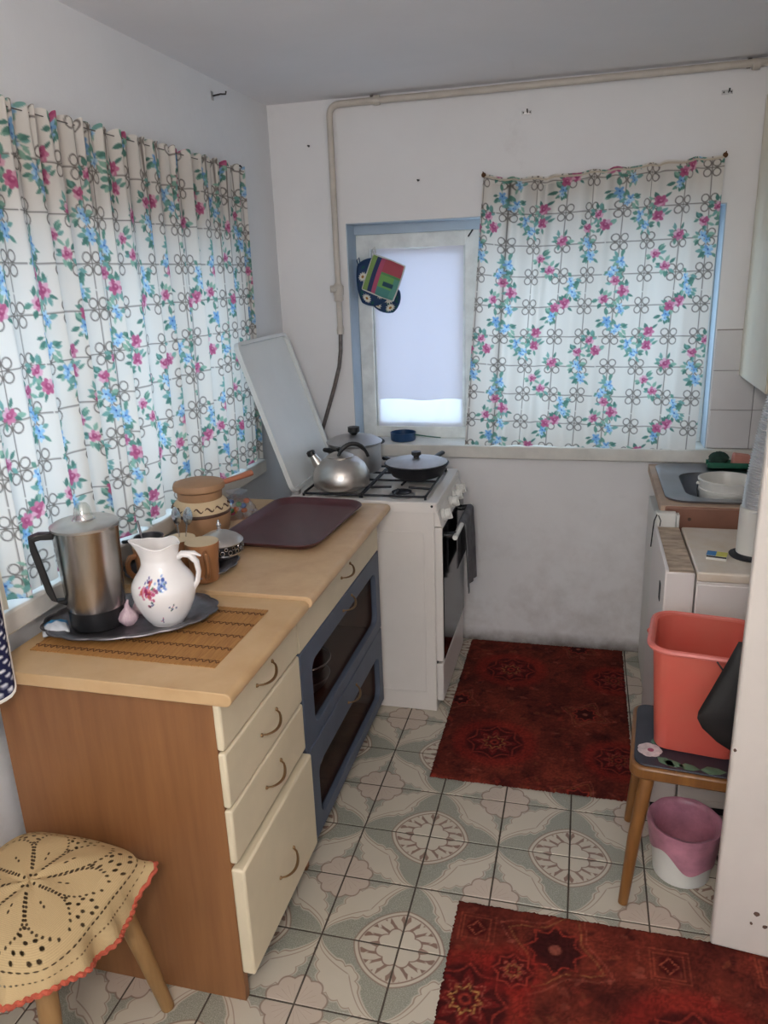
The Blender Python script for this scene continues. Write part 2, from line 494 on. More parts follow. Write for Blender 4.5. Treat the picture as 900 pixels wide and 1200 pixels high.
# ------------------------------------------------------------------ floor tile print
TS, TX, TY = 0.202, -0.390, 1.856     # tile pitch and a medallion corner
def tile_mat():
    m = NT('patterned_floor_tile')
    pos = m.n('ShaderNodeSeparateXYZ')
    m.l(m.n('ShaderNodeNewGeometry').outputs['Position'], pos.inputs[0])
    x, y = E(m, pos.outputs[0]), E(m, pos.outputs[1])
    a = ((((x - TX) / (2 * TS)) + 0.5).fract() - 0.5).abs() * 2.0
    b = ((((y - TY) / (2 * TS)) + 0.5).fract() - 0.5).abs() * 2.0
    r = (a * a + b * b).sqrt()
    th = m.math('ARCTAN2', b, a)
    ca, cb = 1.0 - a, 1.0 - b
    rq = (ca * ca + cb * cb).sqrt()
    tq = m.math('ARCTAN2', cb, ca)
    cream, green, brown, pink = L4((198, 189, 172)), L4((136, 135, 121)), L4((132, 103, 90)), L4((190, 170, 156))
    fine = m.noise(420, 2, 0.5, coord='World')
    speck = ((fine - 0.45) * 6).clamp()
    green_s = m.mix(speck * 0.5, green, L4((190, 192, 180)))
    col = m.mix(0.0, cream, cream)
    # petals running along the joints, from the medallion out to the next joint crossing
    def petal(u, w):
        lim = (1.0 - u).sqrt() * 0.62 - 0.035
        lim = lim - (((u * 22.0).sin().abs()) * 0.050) * u.below(0.66, 0.08)
        inside = (w - lim).below(0.0, 0.012)
        edge = (w - lim).band(0.028, 0.009, 0.006)
        arc2 = (w - ((1.0 - u).sqrt() * 0.62 + 0.055)).band(0.0, 0.007, 0.006) * u.step(0.5, 0.03)
        return inside, edge.max(arc2)
    diag = (a - b).abs().step(0.02, 0.01)
    p1, e1 = petal(a, b)
    p2, e2 = petal(b, a)
    p1 = p1 * (a - b).step(0.0, 0.01)
    p2 = p2 * (b - a).step(0.0, 0.01)
    e1 = e1 * (a - b).step(0.0, 0.01)
    e2 = e2 * (b - a).step(0.0, 0.01)
    col = m.mix(p1.max(p2), col, green_s)
    col = m.mix(e1.max(e2) * 0.75, col, brown)
    # leaf wings beside the rosette
    def wing(u, w):   # u: distance from joint, w: distance from rosette along the joint
        lim = (0.78 - w) * 0.42 - (((w * 20.0).sin().abs()) * 0.045)
        return (u - lim).below(0.0, 0.012) * w.below(0.78, 0.01), (u - lim).band(0.022, 0.008, 0.006) * w.below(0.80, 0.01)
    w1, f1 = wing(ca, cb)
    w2, f2 = wing(cb, ca)
    wz = w1.max(w2)
    scallop = ((tq * 5.0).sin().abs()) * 0.05
    ros = rq - scallop
    inros = ros.below(0.33, 0.01)
    col = m.mix(wz * (1.0 - inros) * 0.9, col, green_s)
    col = m.mix(f1.max(f2) * (1.0 - inros) * 0.7, col, brown)
    col = m.mix(inros * 0.6, col, pink)
    col = m.mix(ros.band(0.335, 0.011, 0.006) * 0.8, col, brown)
    col = m.mix((tq * 10.0).sin().band(0.0, 0.10, 0.06) * rq.below(0.26, 0.01) * rq.step(0.07, 0.01) * 0.45, col, brown)
    # medallion: white border, scroll ring, blossom centre (slightly pointed towards the joints)
    pt = ((a + 0.12) * (a + 0.12) + (b + 0.12) * (b + 0.12)).sqrt()
    inmed = pt.below(0.70, 0.008)
    col = m.mix(inmed, col, cream)
    col = m.mix(pt.band(0.70, 0.009, 0.006) * 0.85, col, brown)
    col = m.mix(pt.band(0.645, 0.009, 0.006), col, brown)
    ring = pt.band(0.50, 0.13, 0.008)
    sw = (th * 8.0 + r * 9.0).sin().abs() - (pt - 0.52).abs() * 2.4
    scroll = sw.step(0.42, 0.10).max((th * 20.0 - r * 16.0).sin().step(0.55, 0.15) * pt.step(0.55, 0.02))
    col = m.mix(ring * (1.0 - scroll * 0.95), col, brown)
    flower = (r - ((th * 4.0).sin().abs()) * 0.05)
    col = m.mix(flower.below(0.235, 0.008), col, cream)
    col = m.mix(flower.band(0.24, 0.010, 0.006), col, brown)
    # wear
    wear = m.noise(5.0, 6, 0.65, coord='World')
    col = m.mix(((wear - 0.5) * 2).clamp() * 0.35, col, L4((172, 162, 146)))
    info = m.n('ShaderNodeObjectInfo')
    col = m.mix(E(m, info.outputs['Random']) * 0.10, col, L4((150, 142, 128)))
    m.color(col)
    m.b.inputs['Roughness'].default_value = 0.33
    m.bump(m.noise(30, 3, 0.5, coord='World'), 0.06, 0.002)
    return m.m
M['floor_tile'] = tile_mat()

# ------------------------------------------------------------------ the room
T = 0.24
fl = struct(MB().box(XL - T, XR + T, YF - T, YB + T, -0.10, -0.0016).build('floor', M['grout'], smooth=False))
fl['label'] = 'floor of patterned cream and green ceramic tiles with dark joints'
tile_me = None
nt = 0
kx0, kx1 = math.floor((XL - TX) / TS), math.ceil((XR - TX) / TS)
ky0, ky1 = math.floor((YF - TY) / TS), math.ceil((YB - TY) / TS)
G = 0.0023
for ix in range(kx0, kx1):
    for iy in range(ky0, ky1):
        x0, x1 = max(TX + ix * TS + G, XL), min(TX + (ix + 1) * TS - G, XR)
        y0, y1 = max(TY + iy * TS + G, YF), min(TY + (iy + 1) * TS - G, YB)
        if x1 - x0 < 0.01 or y1 - y0 < 0.01:
            continue
        full = (x1 - x0) > TS - 3 * G and (y1 - y0) > TS - 3 * G
        cx, cy = (x0 + x1) / 2, (y0 + y1) / 2
        dz = random.uniform(-0.0005, 0.0005)
        if full and tile_me is not None:
            o = link('floor_tile', tile_me, fl, (cx, cy, dz))
        else:
            hx, hy = (x1 - x0) / 2, (y1 - y0) / 2
            b = 0.0012
            mb = MB()
            mb.add([(-hx, -hy, -0.0035), (hx, -hy, -0.0035), (hx, hy, -0.0035), (-hx, hy, -0.0035),
                    (-hx, -hy, -b), (hx, -hy, -b), (hx, hy, -b), (-hx, hy, -b),
                    (-hx + b, -hy + b, 0), (hx - b, -hy + b, 0), (hx - b, hy - b, 0), (-hx + b, hy - b, 0)],
                   [(0, 1, 5, 4), (1, 2, 6, 5), (2, 3, 7, 6), (3, 0, 4, 7), (4, 5, 9, 8), (5, 6, 10, 9), (6, 7, 11, 10), (7, 4, 8, 11), (8, 9, 10, 11)])
            o = mb.build('floor_tile', M['floor_tile'], fl, (cx, cy, dz), smooth=False)
            if full:
                tile_me = o.data

def wall_with_hole(name, m, axis, p0, p1, a0, a1, h, reveal=None):
    """axis 'x': wall at constant x between p0,p1, runs along y a0..a1; axis 'y': the other way."""
    mb = MB()
    def bx(u0, u1, z0, z1):
        if axis == 'x':
            mb.box(p0, p1, u0, u1, z0, z1)
        else:
            mb.box(u0, u1, p0, p1, z0, z1)
    if h:
        bx(a0, h[0], 0, ZC); bx(h[1], a1, 0, ZC)
        bx(h[0], h[1], 0, h[2]); bx(h[0], h[1], h[3], ZC)
    else:
        bx(a0, a1, 0, ZC)
    return struct(mb.build(name, m, smooth=False))
wl = wall_with_hole('wall_left', M['wall_left'], 'x', XL - T, XL, YF, YB, (WL['y0'], WL['y1'], WL['z0'], WL['z1']))
wb = wall_with_hole('wall_back', M['wall'], 'y', YB, YB + T, XL - T, XR + T, (WB['x0'], WB['x1'], WB['z0'], WB['z1']))
wr = wall_with_hole('wall_right', M['wall'], 'x', XR, XR + T, YF, YB, None)
wf = wall_with_hole('wall_front', M['wall'], 'y', YF - T, YF, XL - T, XR + T, (WF['x0'], WF['x1'], WF['z0'], WF['z1']))
struct(MB().box(XL - T, XR + T, YF - T, YB + T, ZC, ZC + 0.1).build('ceiling', M['ceiling'], smooth=False))

# painted lining of the window reveals (thin distemper skin over the plaster)
def lining(parent, axis, h, p0, p1):
    t = 0.004
    mb = MB()
    a0, a1, z0, z1 = h
    for (u0, u1, w0, w1) in ((a0, a0 + t, z0, z1), (a1 - t, a1, z0, z1), (a0, a1, z1 - t, z1)):
        if axis == 'x':
            mb.box(p0, p1, u0, u1, w0, w1)
        else:
            mb.box(u0, u1, p0, p1, w0, w1)
    mb.build('reveal_lining', M['reveal'], parent, smooth=False)
lining(wb, 'y', (WB['x0'], WB['x1'], WB['z0'], WB['z1']), YB + 0.0005, YB + 0.125)
MB().box(WB['x0'] + 0.004, WB['x1'] - 0.004, YB + 0.10, YB + 0.20, WB['z1'] - 0.0405, WB['z1'] - 0.004).build('reveal_head', M['reveal'], wb, smooth=False)
lining(wl, 'x', (WL['y0'], WL['y1'], WL['z0'], WL['z1']), XL - 0.125, XL - 0.0005)

# white wall tiles in the corner by the sink
wt = 0.1495
for cix in range(3):
    for ciz in range(4):
        x0, x1 = 0.4765 + 0.14 * 0 + cix * 0.150, 0.4765 + cix * 0.150 + 0.1475
        if cix == 2:
            x1 = XR
        z0 = 0.9085 + ciz * 0.150 - 0.15
        MB().box(x0, min(x1, XR), YB - 0.006, YB, z0, z0 + 0.1475).build('wall_tile', M['wtile'], wb, bevel=0.0012, smooth=False)
MB().box(0.4765, XR, YB - 0.002, YB, 0.7585, 1.36).build('tile_joint', M['wgrout'], wb, smooth=False)

# ------------------------------------------------------------------ windows
def window(name, axis, h, p, label, splits):
    """p: inner face of frame along the wall normal; frame goes outwards."""
    w = thing(name, label, 'window'); del w['category']; struct(w)
    a0, a1, z0, z1 = h
    s = 1 if axis == 'y' else -1
    def part(nm, boxes, m, bev=0.004):
        mb = MB()
        for (u0, u1, d0, d1, w0, w1) in boxes:
            q0, q1 = sorted((p + s * d0, p + s * d1))
            if axis == 'x':
                mb.box(q0, q1, u0, u1, w0, w1)
            else:
                mb.box(u0, u1, q0, q1, w0, w1)
        return mb.build(nm, m, w, bevel=bev, smooth=False)
    fw = 0.062
    part('frame_stile', [(a0, a0 + fw, 0, 0.07, z0, z1)], M['frame'])
    part('frame_stile', [(a1 - fw, a1, 0, 0.07, z0, z1)], M['frame'])
    part('frame_rail', [(a0, a1, 0.001, 0.069, z1 - fw, z1)], M['frame'])
    part('frame_rail', [(a0, a1, 0.001, 0.069, z0, z0 + 0.05)], M['frame'])
    xs = [a0 + fw] + splits + [a1 - fw]
    for sp in splits:
        part('mullion', [(sp - 0.03, sp + 0.03, -0.004, 0.07, z0, z1)], M['frame'])
    for i in range(len(xs) - 1):
        u0, u1 = xs[i] + (0.03 if i else 0), xs[i + 1] - (0.03 if i < len(xs) - 2 else 0)
        c = 0.02
        zz0, zz1 = z0 + 0.05, z1 - fw
        part('casement', [(u0 + 0.002, u0 + c, 0.008, 0.05, zz0, zz1), (u1 - c, u1 - 0.002, 0.008, 0.05, zz0, zz1),
                          (u0 + c, u1 - c, 0.008, 0.05, zz0, zz0 + c), (u0 + c, u1 - c, 0.008, 0.05, zz1 - c, zz1)], M['frame'])
        part('window_pane', [(u0 + c, u1 - c, 0.026, 0.030, zz0 + c, zz1 - c)], M['pane'], 0)
    return w, part
w1, _ = window('window_1', 'x', (WL['y0'] + 0.004, WL['y1'] - 0.004, WL['z0'] + 0.03, WL['z1'] - 0.004), XL - 0.12, 'wide white framed window behind the long floral curtain', [1.72, 2.24])
w2, _ = window('window_2', 'y', (WB['x0'] + 0.004, WB['x1'] - 0.004, WB['z0'] + 0.02, WB['z1'] - 0.040), YB + 0.12, 'white framed window half covered by the short floral curtain', [-0.46, 0.02])
MB().box(-0.985, XR - 0.001, YB - 0.030, YB + 0.13, 0.850, 0.906).build('sill', M['sill'], w2, bevel=0.006)
MB().box(XL - 0.13, XL + 0.044, 1.10, 2.775, 0.862, 0.915).build('sill', M['sill'], w1, bevel=0.006)
# glazing nails and the little hook on the casement
mb = MB().tube([(-0.475, YB + 0.112, 1.735), (-0.462, YB + 0.108, 1.752), (-0.45, YB + 0.112, 1.772)], 0.003, 6)
mb.build('casement_hook', M['wire'], w2)
w3, _ = window('window_3', 'y', (WF['x0'], WF['x1'], WF['z0'], WF['z1']), YF - 0.08, 'window in the wall behind the viewer', [-0.1])

# ------------------------------------------------------------------ open door on the right
dr = thing('door_1', 'white painted door leaf standing open on the right, chipped near its bottom', 'door', (0.352, 1.612, 0.012), math.radians(-6.5))
del dr['category']; struct(dr)
mb = MB(); mb.box(0, 0.56, -0.0, 0.036, 0, 2.02); mb.build('leaf', M['door'], dr, bevel=0.007, seg=3)
for (cx, cz, rr) in ((0.092, 0.122, 0.0065), (0.083, 0.092, 0.004), (0.112, 0.09, 0.006), (0.006, 0.55, 0.004)):
    poly = [(cx + rr * random.uniform(0.7, 1.3) * math.cos(k * PI / 4), cz + rr * random.uniform(0.6, 1.2) * math.sin(k * PI / 4)) for k in range(8)]
    MB().prism(poly, -0.0008, 0.002, 'y').build('paint_chip', M['chip'], dr, smooth=False)
for hz in (0.3, 1.7):
    MB().lathe([(0.008, 0), (0.008, 0.09)], 10, (0.566, 0.018, hz)).build('hinge', M['wire'], dr)

# ------------------------------------------------------------------ lamp behind the viewer
lm = thing('ceiling_lamp', 'round white globe lamp on a short cord behind the viewer', 'lamp', (-0.1, -0.35, ZC))
MB().lathe([(0.0001, 0), (0.07, 0), (0.07, -0.02), (0.045, -0.035), (0.0001, -0.035)], 24).build('lamp_base', M['white_plastic'], lm)
ml = NT('glowing_globe')
ml.b.inputs['Emission Color'].default_value = LAMP_COLOR + (1,)
ml.b.inputs['Emission Strength'].default_value = LAMP_STRENGTH
MB().sphere((0, 0, -0.36), 0.11, 24, 14).build('globe', ml.m, lm)
MB().tube([(0, 0, -0.03), (0, 0, -0.26)], 0.006, 8).build('cord', M['white_plastic'], lm)

# ------------------------------------------------------------------ furniture along the left wall
def bow_handle(name, parent, x, y, z, half=0.046, out=0.025, r=0.0033, skew=0.014, m=None):
    pts = []
    for i in range(13):
        t = i / 12
        yy = y + (2 * t - 1) * half
        o = out * math.sin(PI * t) ** 0.55
        pts.append((x + o, yy, z + skew * (math.sin(PI * t) * -0.6 + t * 0.9)))
    mb = MB().tube(pts, [r * (0.7 + 0.5 * math.sin(PI * i / 12)) for i in range(13)], 8, squash=0.75)
    for p in (pts[0], pts[-1]):
        mb.sphere((p[0] + 0.001, p[1], p[2]), r * 1.5, 8, 6)
    return mb.build(name, m or M['bronze'], parent)

def bullnose_top(x0, x1, y0, y1, z0, z1):
    """worktop slab with a rounded front (+x) edge"""
    mb = MB()
    r = (z1 - z0) / 2
    prof = [(x0, z0), (x1 - r, z0)] + [(x1 - r + r * math.sin(a), (z0 + z1) / 2 - r * math.cos(a)) for a in [PI * k / 8 for k in range(1, 8)]] + [(x1 - r, z1), (x0, z1)]
    n = len(prof)
    vs = [(x, y0, z) for x, z in prof] + [(x, y1, z) for x, z in prof]
    fs = [tuple(range(n)), tuple(range(n, 2 * n))[::-1]] + [(i, n + i, n + (i + 1) % n, (i + 1) % n) for i in range(n)]
    return mb.add(vs, fs)

# drawer cabinet (nearest)
C1 = thing('drawer_cabinet', 'tan wooden cabinet with four cream drawers beside the crochet covered stool', 'cabinet', (-0.95, 1.44, 0))
def loc1(mb_fn):  # local frame
    return mb_fn
ox, oy = -0.95, 1.44
CY0, CY1 = 1.232, 1.668
mb = MB().box(-1.225 - ox, -0.702 - ox, CY0 - oy, CY0 + 0.02 - oy, 0, 0.79); mb.build('side_panel', M['wood_side'], C1, bevel=0.0015)
mb = MB().box(-1.225 - ox, -0.702 - ox, CY1 - 0.02 - oy, CY1 - oy, 0, 0.79); mb.build('side_panel', M['wood_side'], C1, bevel=0.0015)
MB().box(-1.225 - ox, -1.215 - ox, CY0 + 0.021 - oy, CY1 - 0.021 - oy, 0.05, 0.789).build('back_panel', M['wood_dark'], C1)
MB().box(-1.21 - ox, -0.72 - ox, CY0 + 0.021 - oy, CY1 - 0.021 - oy, 0.06, 0.076).build('bottom_panel', M['wood_dark'], C1)
bullnose_top(-1.222 - ox, -0.648 - ox, 1.212 - oy, 1.672 - oy, 0.792, 0.822).build('worktop', M['wood_top'], C1, bevel=0.002)
dz = [(0.675, 0.786), (0.535, 0.669), (0.392, 0.529), (0.088, 0.378)]
for k, (z0, z1) in enumerate(dz):
    off = 0.014 if k == 3 else 0.0
    d = MB().box(-0.702 - ox, -0.684 - ox + off, CY0 - 0.004 - oy, CY1 - 0.002 - oy, z0, z1).build('drawer', M['cream'], C1, bevel=0.006, seg=3)
    bow_handle('handle', d, -0.684 - ox + off, 1.45 - oy, (z0 + z1) / 2 + (0.0 if k < 3 else -0.03))

# slate-blue cabinet with two glazed flaps
C2 = thing('glazed_cabinet', 'slate blue cabinet with one cream drawer and two glazed flaps between drawers and cooker', 'cabinet', (-0.95, 2.08, 0))
ox, oy = -0.95, 2.08
BY0, BY1 = 1.678, 2.488
MB().box(-1.225 - ox, -0.708 - ox, BY0 - oy, BY0 + 0.018 - oy, 0.05, 0.80).build('side_panel', M['wood_dark'], C2, bevel=0.001)
MB().box(-1.225 - ox, -0.708 - ox, BY1 - 0.018 - oy, BY1 - oy, 0.05, 0.80).build('side_panel', M['wood_dark'], C2, bevel=0.001)
MB().box(-1.225 - ox, -1.215 - ox, BY0 + 0.018 - oy, BY1 - 0.018 - oy, 0.06, 0.79).build('back_panel', M['wood_dark'], C2)
for nm, zz in (('bottom_panel', 0.062), ('shelf', 0.345), ('drawer_divider', 0.655)):
    MB().box(-1.214 - ox, -0.715 - ox, BY0 + 0.0185 - oy, BY1 - 0.0185 - oy, zz, zz + 0.016).build(nm, M['wood_dark'], C2)
bullnose_top(-1.232 - ox, -0.640 - ox, 1.672 - oy, 2.498 - oy, 0.800, 0.832).build('worktop', M['wood_top_far'], C2, bevel=0.002)
d = MB().box(-0.708 - ox, -0.688 - ox, BY0 + 0.002 - oy, BY1 - 0.002 - oy, 0.664, 0.797).build('drawer', M['cream'], C2, bevel=0.004)
bow_handle('handle', d, -0.688 - ox, 2.10 - oy, 0.728)
def flap(z0, z1, o0, o1):
    y0, y1 = BY0 + 0.002 - oy, BY1 - 0.002 - oy
    inner = rrect(1.762 - oy, 2.435 - oy, o0, o1, 0.035, 5)
    n = len(inner)
    # outer ring points matched to the inner loop
    cxm, czm = (y0 + y1) / 2, (z0 + z1) / 2
    outer = []
    for k in range(n):
        q = k // (n // 4)
        outer.append([(y1, z1), (y0, z1), (y0, z0), (y1, z0)][q])
    xa, xb = -0.708 - ox, -0.688 - ox
    vs, fs = [], []
    for xx in (xa, xb):
        vs += [(xx, a, b) for a, b in outer] + [(xx, a, b) for a, b in inner]
    for k in range(n):
        l = (k + 1) % n
        fs.append((2 * n + k, 2 * n + l, 3 * n + l, 3 * n + k))
        fs.append((k, n + k, n + l, l))
        fs.append((n + k, 3 * n + k, 3 * n + l, n + l))
        if outer[k] != outer[l]:
            fs.append((k, l, 2 * n + l, 2 * n + k))
    o = MB().add(vs, fs).build('flap_door', M['blue_paint'], C2, bevel=0.003, sharp=30)
    MB().box(-0.7065 - ox, -0.7035 - ox, 1.758 - oy, 2.439 - oy, o0 - 0.004, o1 + 0.004).build('glass', M['cab_glass'], o, smooth=False)
    bow_handle('handle', o, -0.688 - ox, 2.10 - oy, o1 + 0.022 if z0 > 0.3 else o1 + 0.03)
    return o
flap(0.362, 0.660, 0.402, 0.598)
flap(0.058, 0.357, 0.100, 0.270)
for fx in (-1.20, -0.74):
    for fy in (1.70, 2.46):
        MB().lathe([(0.014, 0), (0.02, 0.05)], 12, (fx - ox, fy - oy, 0)).build('foot', M['wood_side'], C2)

# crockery behind the glass
def bowl(name, label, cat, x, y, z, r, h, m, group=None, rim=None):
    t = thing(name, label, cat, (x, y, z), 0, group)
    prof = [(0.0001, 0.003), (r * 0.42, 0.0), (r * 0.5, 0.004), (r * 0.82, h * 0.5), (r, h), (r * 0.965, h), (r * 0.78, h * 0.52), (r * 0.4, 0.010), (0.0001, 0.008)]
    MB().lathe(prof, 28).build('bowl_body', m, t)
    if rim:
        pts = [(r * 0.985 * math.cos(a), r * 0.985 * math.sin(a), h) for a in [2 * PI * k / 28 for k in range(28)]]
        MB().tube(pts, 0.003, 6, True).build('rim', rim, t)
    return t
bowl('bowl', 'white enamel bowl just behind the upper glass flap, nearest the drawers', 'bowl', -0.80, 1.815, 0.362, 0.075, 0.085, M['white_plastic'], rim=M['wire'])
bowl('bowl', 'grey bowl under the stacked steel bowl behind the upper glass flap', 'bowl', -0.815, 2.00, 0.362, 0.088, 0.06, M['alu_dull'])
bowl('bowl', 'steel bowl stacked on a grey bowl behind the upper glass flap', 'bowl', -0.815, 2.00, 0.425, 0.092, 0.05, M['alu'], rim=M['chrome'])
bowl('bowl', 'dark bowl standing at the back of the upper glazed compartment', 'bowl', -1.0, 2.02, 0.362, 0.09, 0.10, M['pewter'])
bowl('bowl', 'bowl standing behind the lower glass flap of the blue cabinet', 'bowl', -0.83, 1.97, 0.079, 0.085, 0.09, M['alu_dull'], rim=M['chrome'])

# ------------------------------------------------------------------ gas cooker
SX0, SX1, SY0, SY1, SZ = -1.035, -0.492, 2.532, 3.025, 0.832
ST = thing('gas_cooker', 'white enamel gas cooker with raised lid and black oven door', 'cooker', ((SX0 + SX1) / 2, (SY0 + SY1) / 2, 0))
ox, oy = (SX0 + SX1) / 2, (SY0 + SY1) / 2
MB().box(SX0 - ox, SX1 - ox, SY0 - oy, SY1 - oy, 0.0, SZ - 0.035).build('body', M['enamel'], ST, bevel=0.004)
# embossed side panel: shallow raised border strips
sp = MB()
for (a0, a1, z0, z1) in ((-0.70, -0.528, 0.715, 0.721), (-0.70, -0.528, 0.075, 0.081), (-0.534, -0.528, 0.081, 0.715), (-0.706, -0.700, 0.075, 0.721)):
    sp.box(a0 - ox, a1 - ox, SY0 - 0.0025 - oy, SY0 - oy, z0, z1)
sp.build('side_embossing', M['enamel'], ST, bevel=0.001)
# hob: shallow pan with rim
hob = MB()
def ring(x0, x1, y0, y1, z, r):
    return [(a, b, z) for a, b in rrect(x0 - ox, x1 - ox, y0 - oy, y1 - oy, r, 5)]
loops = [ring(SX0, SX1 + 0.012, SY0 - 0.006, SY1, SZ - 0.036, 0.012), ring(SX0, SX1 + 0.012, SY0 - 0.006, SY1, SZ - 0.004, 0.012), ring(SX0 + 0.004, SX1 + 0.008, SY0 - 0.002, SY1 - 0.004, SZ, 0.012),
         ring(SX0 + 0.05, SX1 - 0.025, SY0 + 0.022, SY1 - 0.028, SZ, 0.02), ring(SX0 + 0.062, SX1 - 0.037, SY0 + 0.034, SY1 - 0.04, SZ - 0.016, 0.02)]
n = len(loops[0]); vs = [p for l in loops for p in l]
fs = [(i * n + k, i * n + (k + 1) % n, (i + 1) * n + (k + 1) % n, (i + 1) * n + k) for i in range(len(loops) - 1) for k in range(n)]
fs += [tuple(range((len(loops) - 1) * n, len(loops) * n)), tuple(range(n))[::-1]]
hob.add(vs, fs).build('hob', M['enamel'], ST, sharp=30)
# burners
for bx_, by_, br in ((-0.90, 2.655, 0.036), (-0.90, 2.90, 0.042), (-0.635, 2.655, 0.042), (-0.635, 2.90, 0.036)):
    o = MB().lathe([(br * 1.15, 0), (br * 1.15, 0.006), (br * 0.8, 0.010), (br * 0.8, 0.014), (0.0001, 0.014)], 24, (bx_ - ox, by_ - oy, SZ - 0.016)).build('burner', M['alu_dull'], ST)
    MB().lathe([(br * 0.85, 0.014), (br * 0.88, 0.018), (br * 0.7, 0.021), (0.0001, 0.021)], 24, (bx_ - ox, by_ - oy, SZ - 0.016)).build('burner_cap', M['black_iron'], o)
# pan supports: two wire grates
for gx0, gx1 in ((-0.985, -0.768), (-0.762, -0.528)):
    g = MB()
    gz = SZ + 0.010
    y0, y1 = SY0 + 0.03, SY1 - 0.035
    g.tube([(a - 0, b, gz) for a, b in rrect(gx0 - ox, gx1 - ox, y0 - oy, y1 - oy, 0.015, 3)], 0.0045, 6, True)
    gm = (gx0 + gx1) / 2 - ox
    g.tube([(gx0 - ox, (y0 + y1) / 2 - oy, gz), (gx1 - ox, (y0 + y1) / 2 - oy, gz)], 0.0045, 6)
    for cy in ((y0 * 3 + y1) / 4, (y0 + 3 * y1) / 4):
        for (px, py) in ((gx0 - ox, cy - oy), (gx1 - ox, cy - oy), (gm, cy - oy - 0.11), (gm, cy - oy + 0.11)):
            dx, dy = gm - px, cy - oy - py
            g.tube([(px, py, gz), (px + dx * 0.72, py + dy * 0.72, gz + 0.004)], 0.0045, 6)
    for px in (gx0, gx1):
        for py in (y0, y1):
            g.tube([(px - ox, py - oy, gz), (px - ox, py - oy, SZ - 0.016)], 0.0045, 6)
    g.build('pan_support', M['black_iron'], ST)
# front: control panel, door, drawer (front faces +x)
fx = SX1 - ox
cp = MB(); cp.prism([(SY0 - oy, 0), (SY1 - oy, 0), (SY1 - oy, 1), (SY0 - oy, 1)], 0, 0.001, 'x')
pan = MB().add([(fx, SY0 - oy, 0.742), (fx + 0.03, SY0 - oy, 0.742), (fx + 0.012, SY0 - oy, SZ - 0.036), (fx, SY0 - oy, SZ - 0.036),
                (fx, SY1 - oy, 0.742), (fx + 0.03, SY1 - oy, 0.742), (fx + 0.012, SY1 - oy, SZ - 0.036), (fx, SY1 - oy, SZ - 0.036)],
               [(0, 1, 2, 3), (4, 7, 6, 5), (0, 4, 5, 1), (1, 5, 6, 2), (2, 6, 7, 3), (3, 7, 4, 0)]).build('control_panel', M['enamel'], ST, bevel=0.003)
for ky in (2.585, 2.745, 2.835, 2.925):
    kn = MB()
    cx, cz = fx + 0.021, 0.772
    ax = Vector((0.97, 0, 0.25)).normalized()
    k0 = Vector((cx, ky - oy, cz))
    kn.tube([k0, k0 + ax * 0.012, k0 + ax * 0.014, k0 + ax * 0.027, k0 + ax * 0.030], [0.022, 0.022, 0.018, 0.016, 0.013], 18)
    kn.obox(k0 + ax * 0.026, ax * 0.008, Vector((0, 0.0045, 0)), Vector((-0.25, 0, 0.97)) * 0.019)
    kn.build('knob', M['white_plastic'], ST, sharp=40)
dr_ = MB().box(fx, fx + 0.028, SY0 + 0.002 - oy, SY1 - 0.002 - oy, 0.212, 0.738).build('oven_door', M['enamel'], ST, bevel=0.004)
MB().box(fx + 0.0275, fx + 0.031, SY0 + 0.010 - oy, SY1 - 0.008 - oy, 0.220, 0.733).build('door_glass', M['black_glass'], dr_, bevel=0.0015)
hb = MB()
hx, hz = fx + 0.066, 0.688
hb.tube([(hx, SY0 + 0.05 - oy, hz), (hx, SY1 - 0.03 - oy, hz)], 0.0095, 12)
hb.build('door_handle', M['white_plastic'], dr_, sharp=60)
for yy in (SY0 + 0.085, SY1 - 0.06):
    MB().tube([(fx + 0.03, yy - oy, hz - 0.004), (hx, yy - oy, hz)], 0.012, 10).build('handle_bracket', M['black_plastic'], dr_)
MB().box(fx, fx + 0.026, SY0 + 0.004 - oy, SY1 - 0.002 - oy, 0.045, 0.200).build('storage_drawer', M['enamel'], ST, bevel=0.005)
MB().box(fx - 0.03, fx + 0.004, SY0 + 0.01 - oy, SY1 - 0.01 - oy, 0.198, 0.214).build('front_gap', M['black_iron'], ST)
# raised lid leaning back against the wall
lh = Vector((SX0 + 0.012 - ox, 0, SZ + 0.012)); lt = Vector((-1.205 - ox, 0, 1.385))
du = (lt - lh); nrm = Vector((du.z, 0, -du.x)).normalized()
lid = MB()
y0, y1 = SY0 + 0.004 - oy, SY1 - 0.004 - oy
poly = rrect(y0, y1, 0.0, 1.0, 0.02, 2)
ln = du.length
pts2 = rrect(y0, y1, 0.0, ln, 0.03, 5)
def lp(a, b, d):
    return lh + du.normalized() * b + Vector((0, a, 0)) + nrm * d
n = len(pts2)
inner = rrect(y0 + 0.012, y1 - 0.012, 0.012, ln - 0.012, 0.022, 5)
rings_ = [[lp(a, b, 0.018) for a, b in pts2], [lp(a, b, 0.018) for a, b in inner], [lp(a, b, 0.004) for a, b in inner], ]
back = [[lp(a, b, 0.018) for a, b in pts2], [lp(a, b, 0.0) for a, b in pts2]]
vs = sum(rings_, []) + back[1]
fs = [(i * n + k, i * n + (k + 1) % n, (i + 1) * n + (k + 1) % n, (i + 1) * n + k) for i in range(2) for k in range(n)]
fs.append(tuple(range(2 * n, 3 * n)))
fs += [(k, (k + 1) % n, 3 * n + (k + 1) % n, 3 * n + k) for k in range(n)]
fs.append(tuple(range(3 * n, 4 * n)))
lid.add(vs, fs).build('lid', M['enamel_lid'], ST, sharp=30)
for yy in (SY0 + 0.05, SY1 - 0.05):
    MB().box(SX0 - 0.004 - ox, SX0 + 0.028 - ox, yy - 0.014 - oy, yy + 0.014 - oy, SZ - 0.004, SZ + 0.024).build('lid_hinge', M['alu_dull'], ST, bevel=0.003)
for yy in (SY0 + 0.006, SY0 + 0.006):
    pass
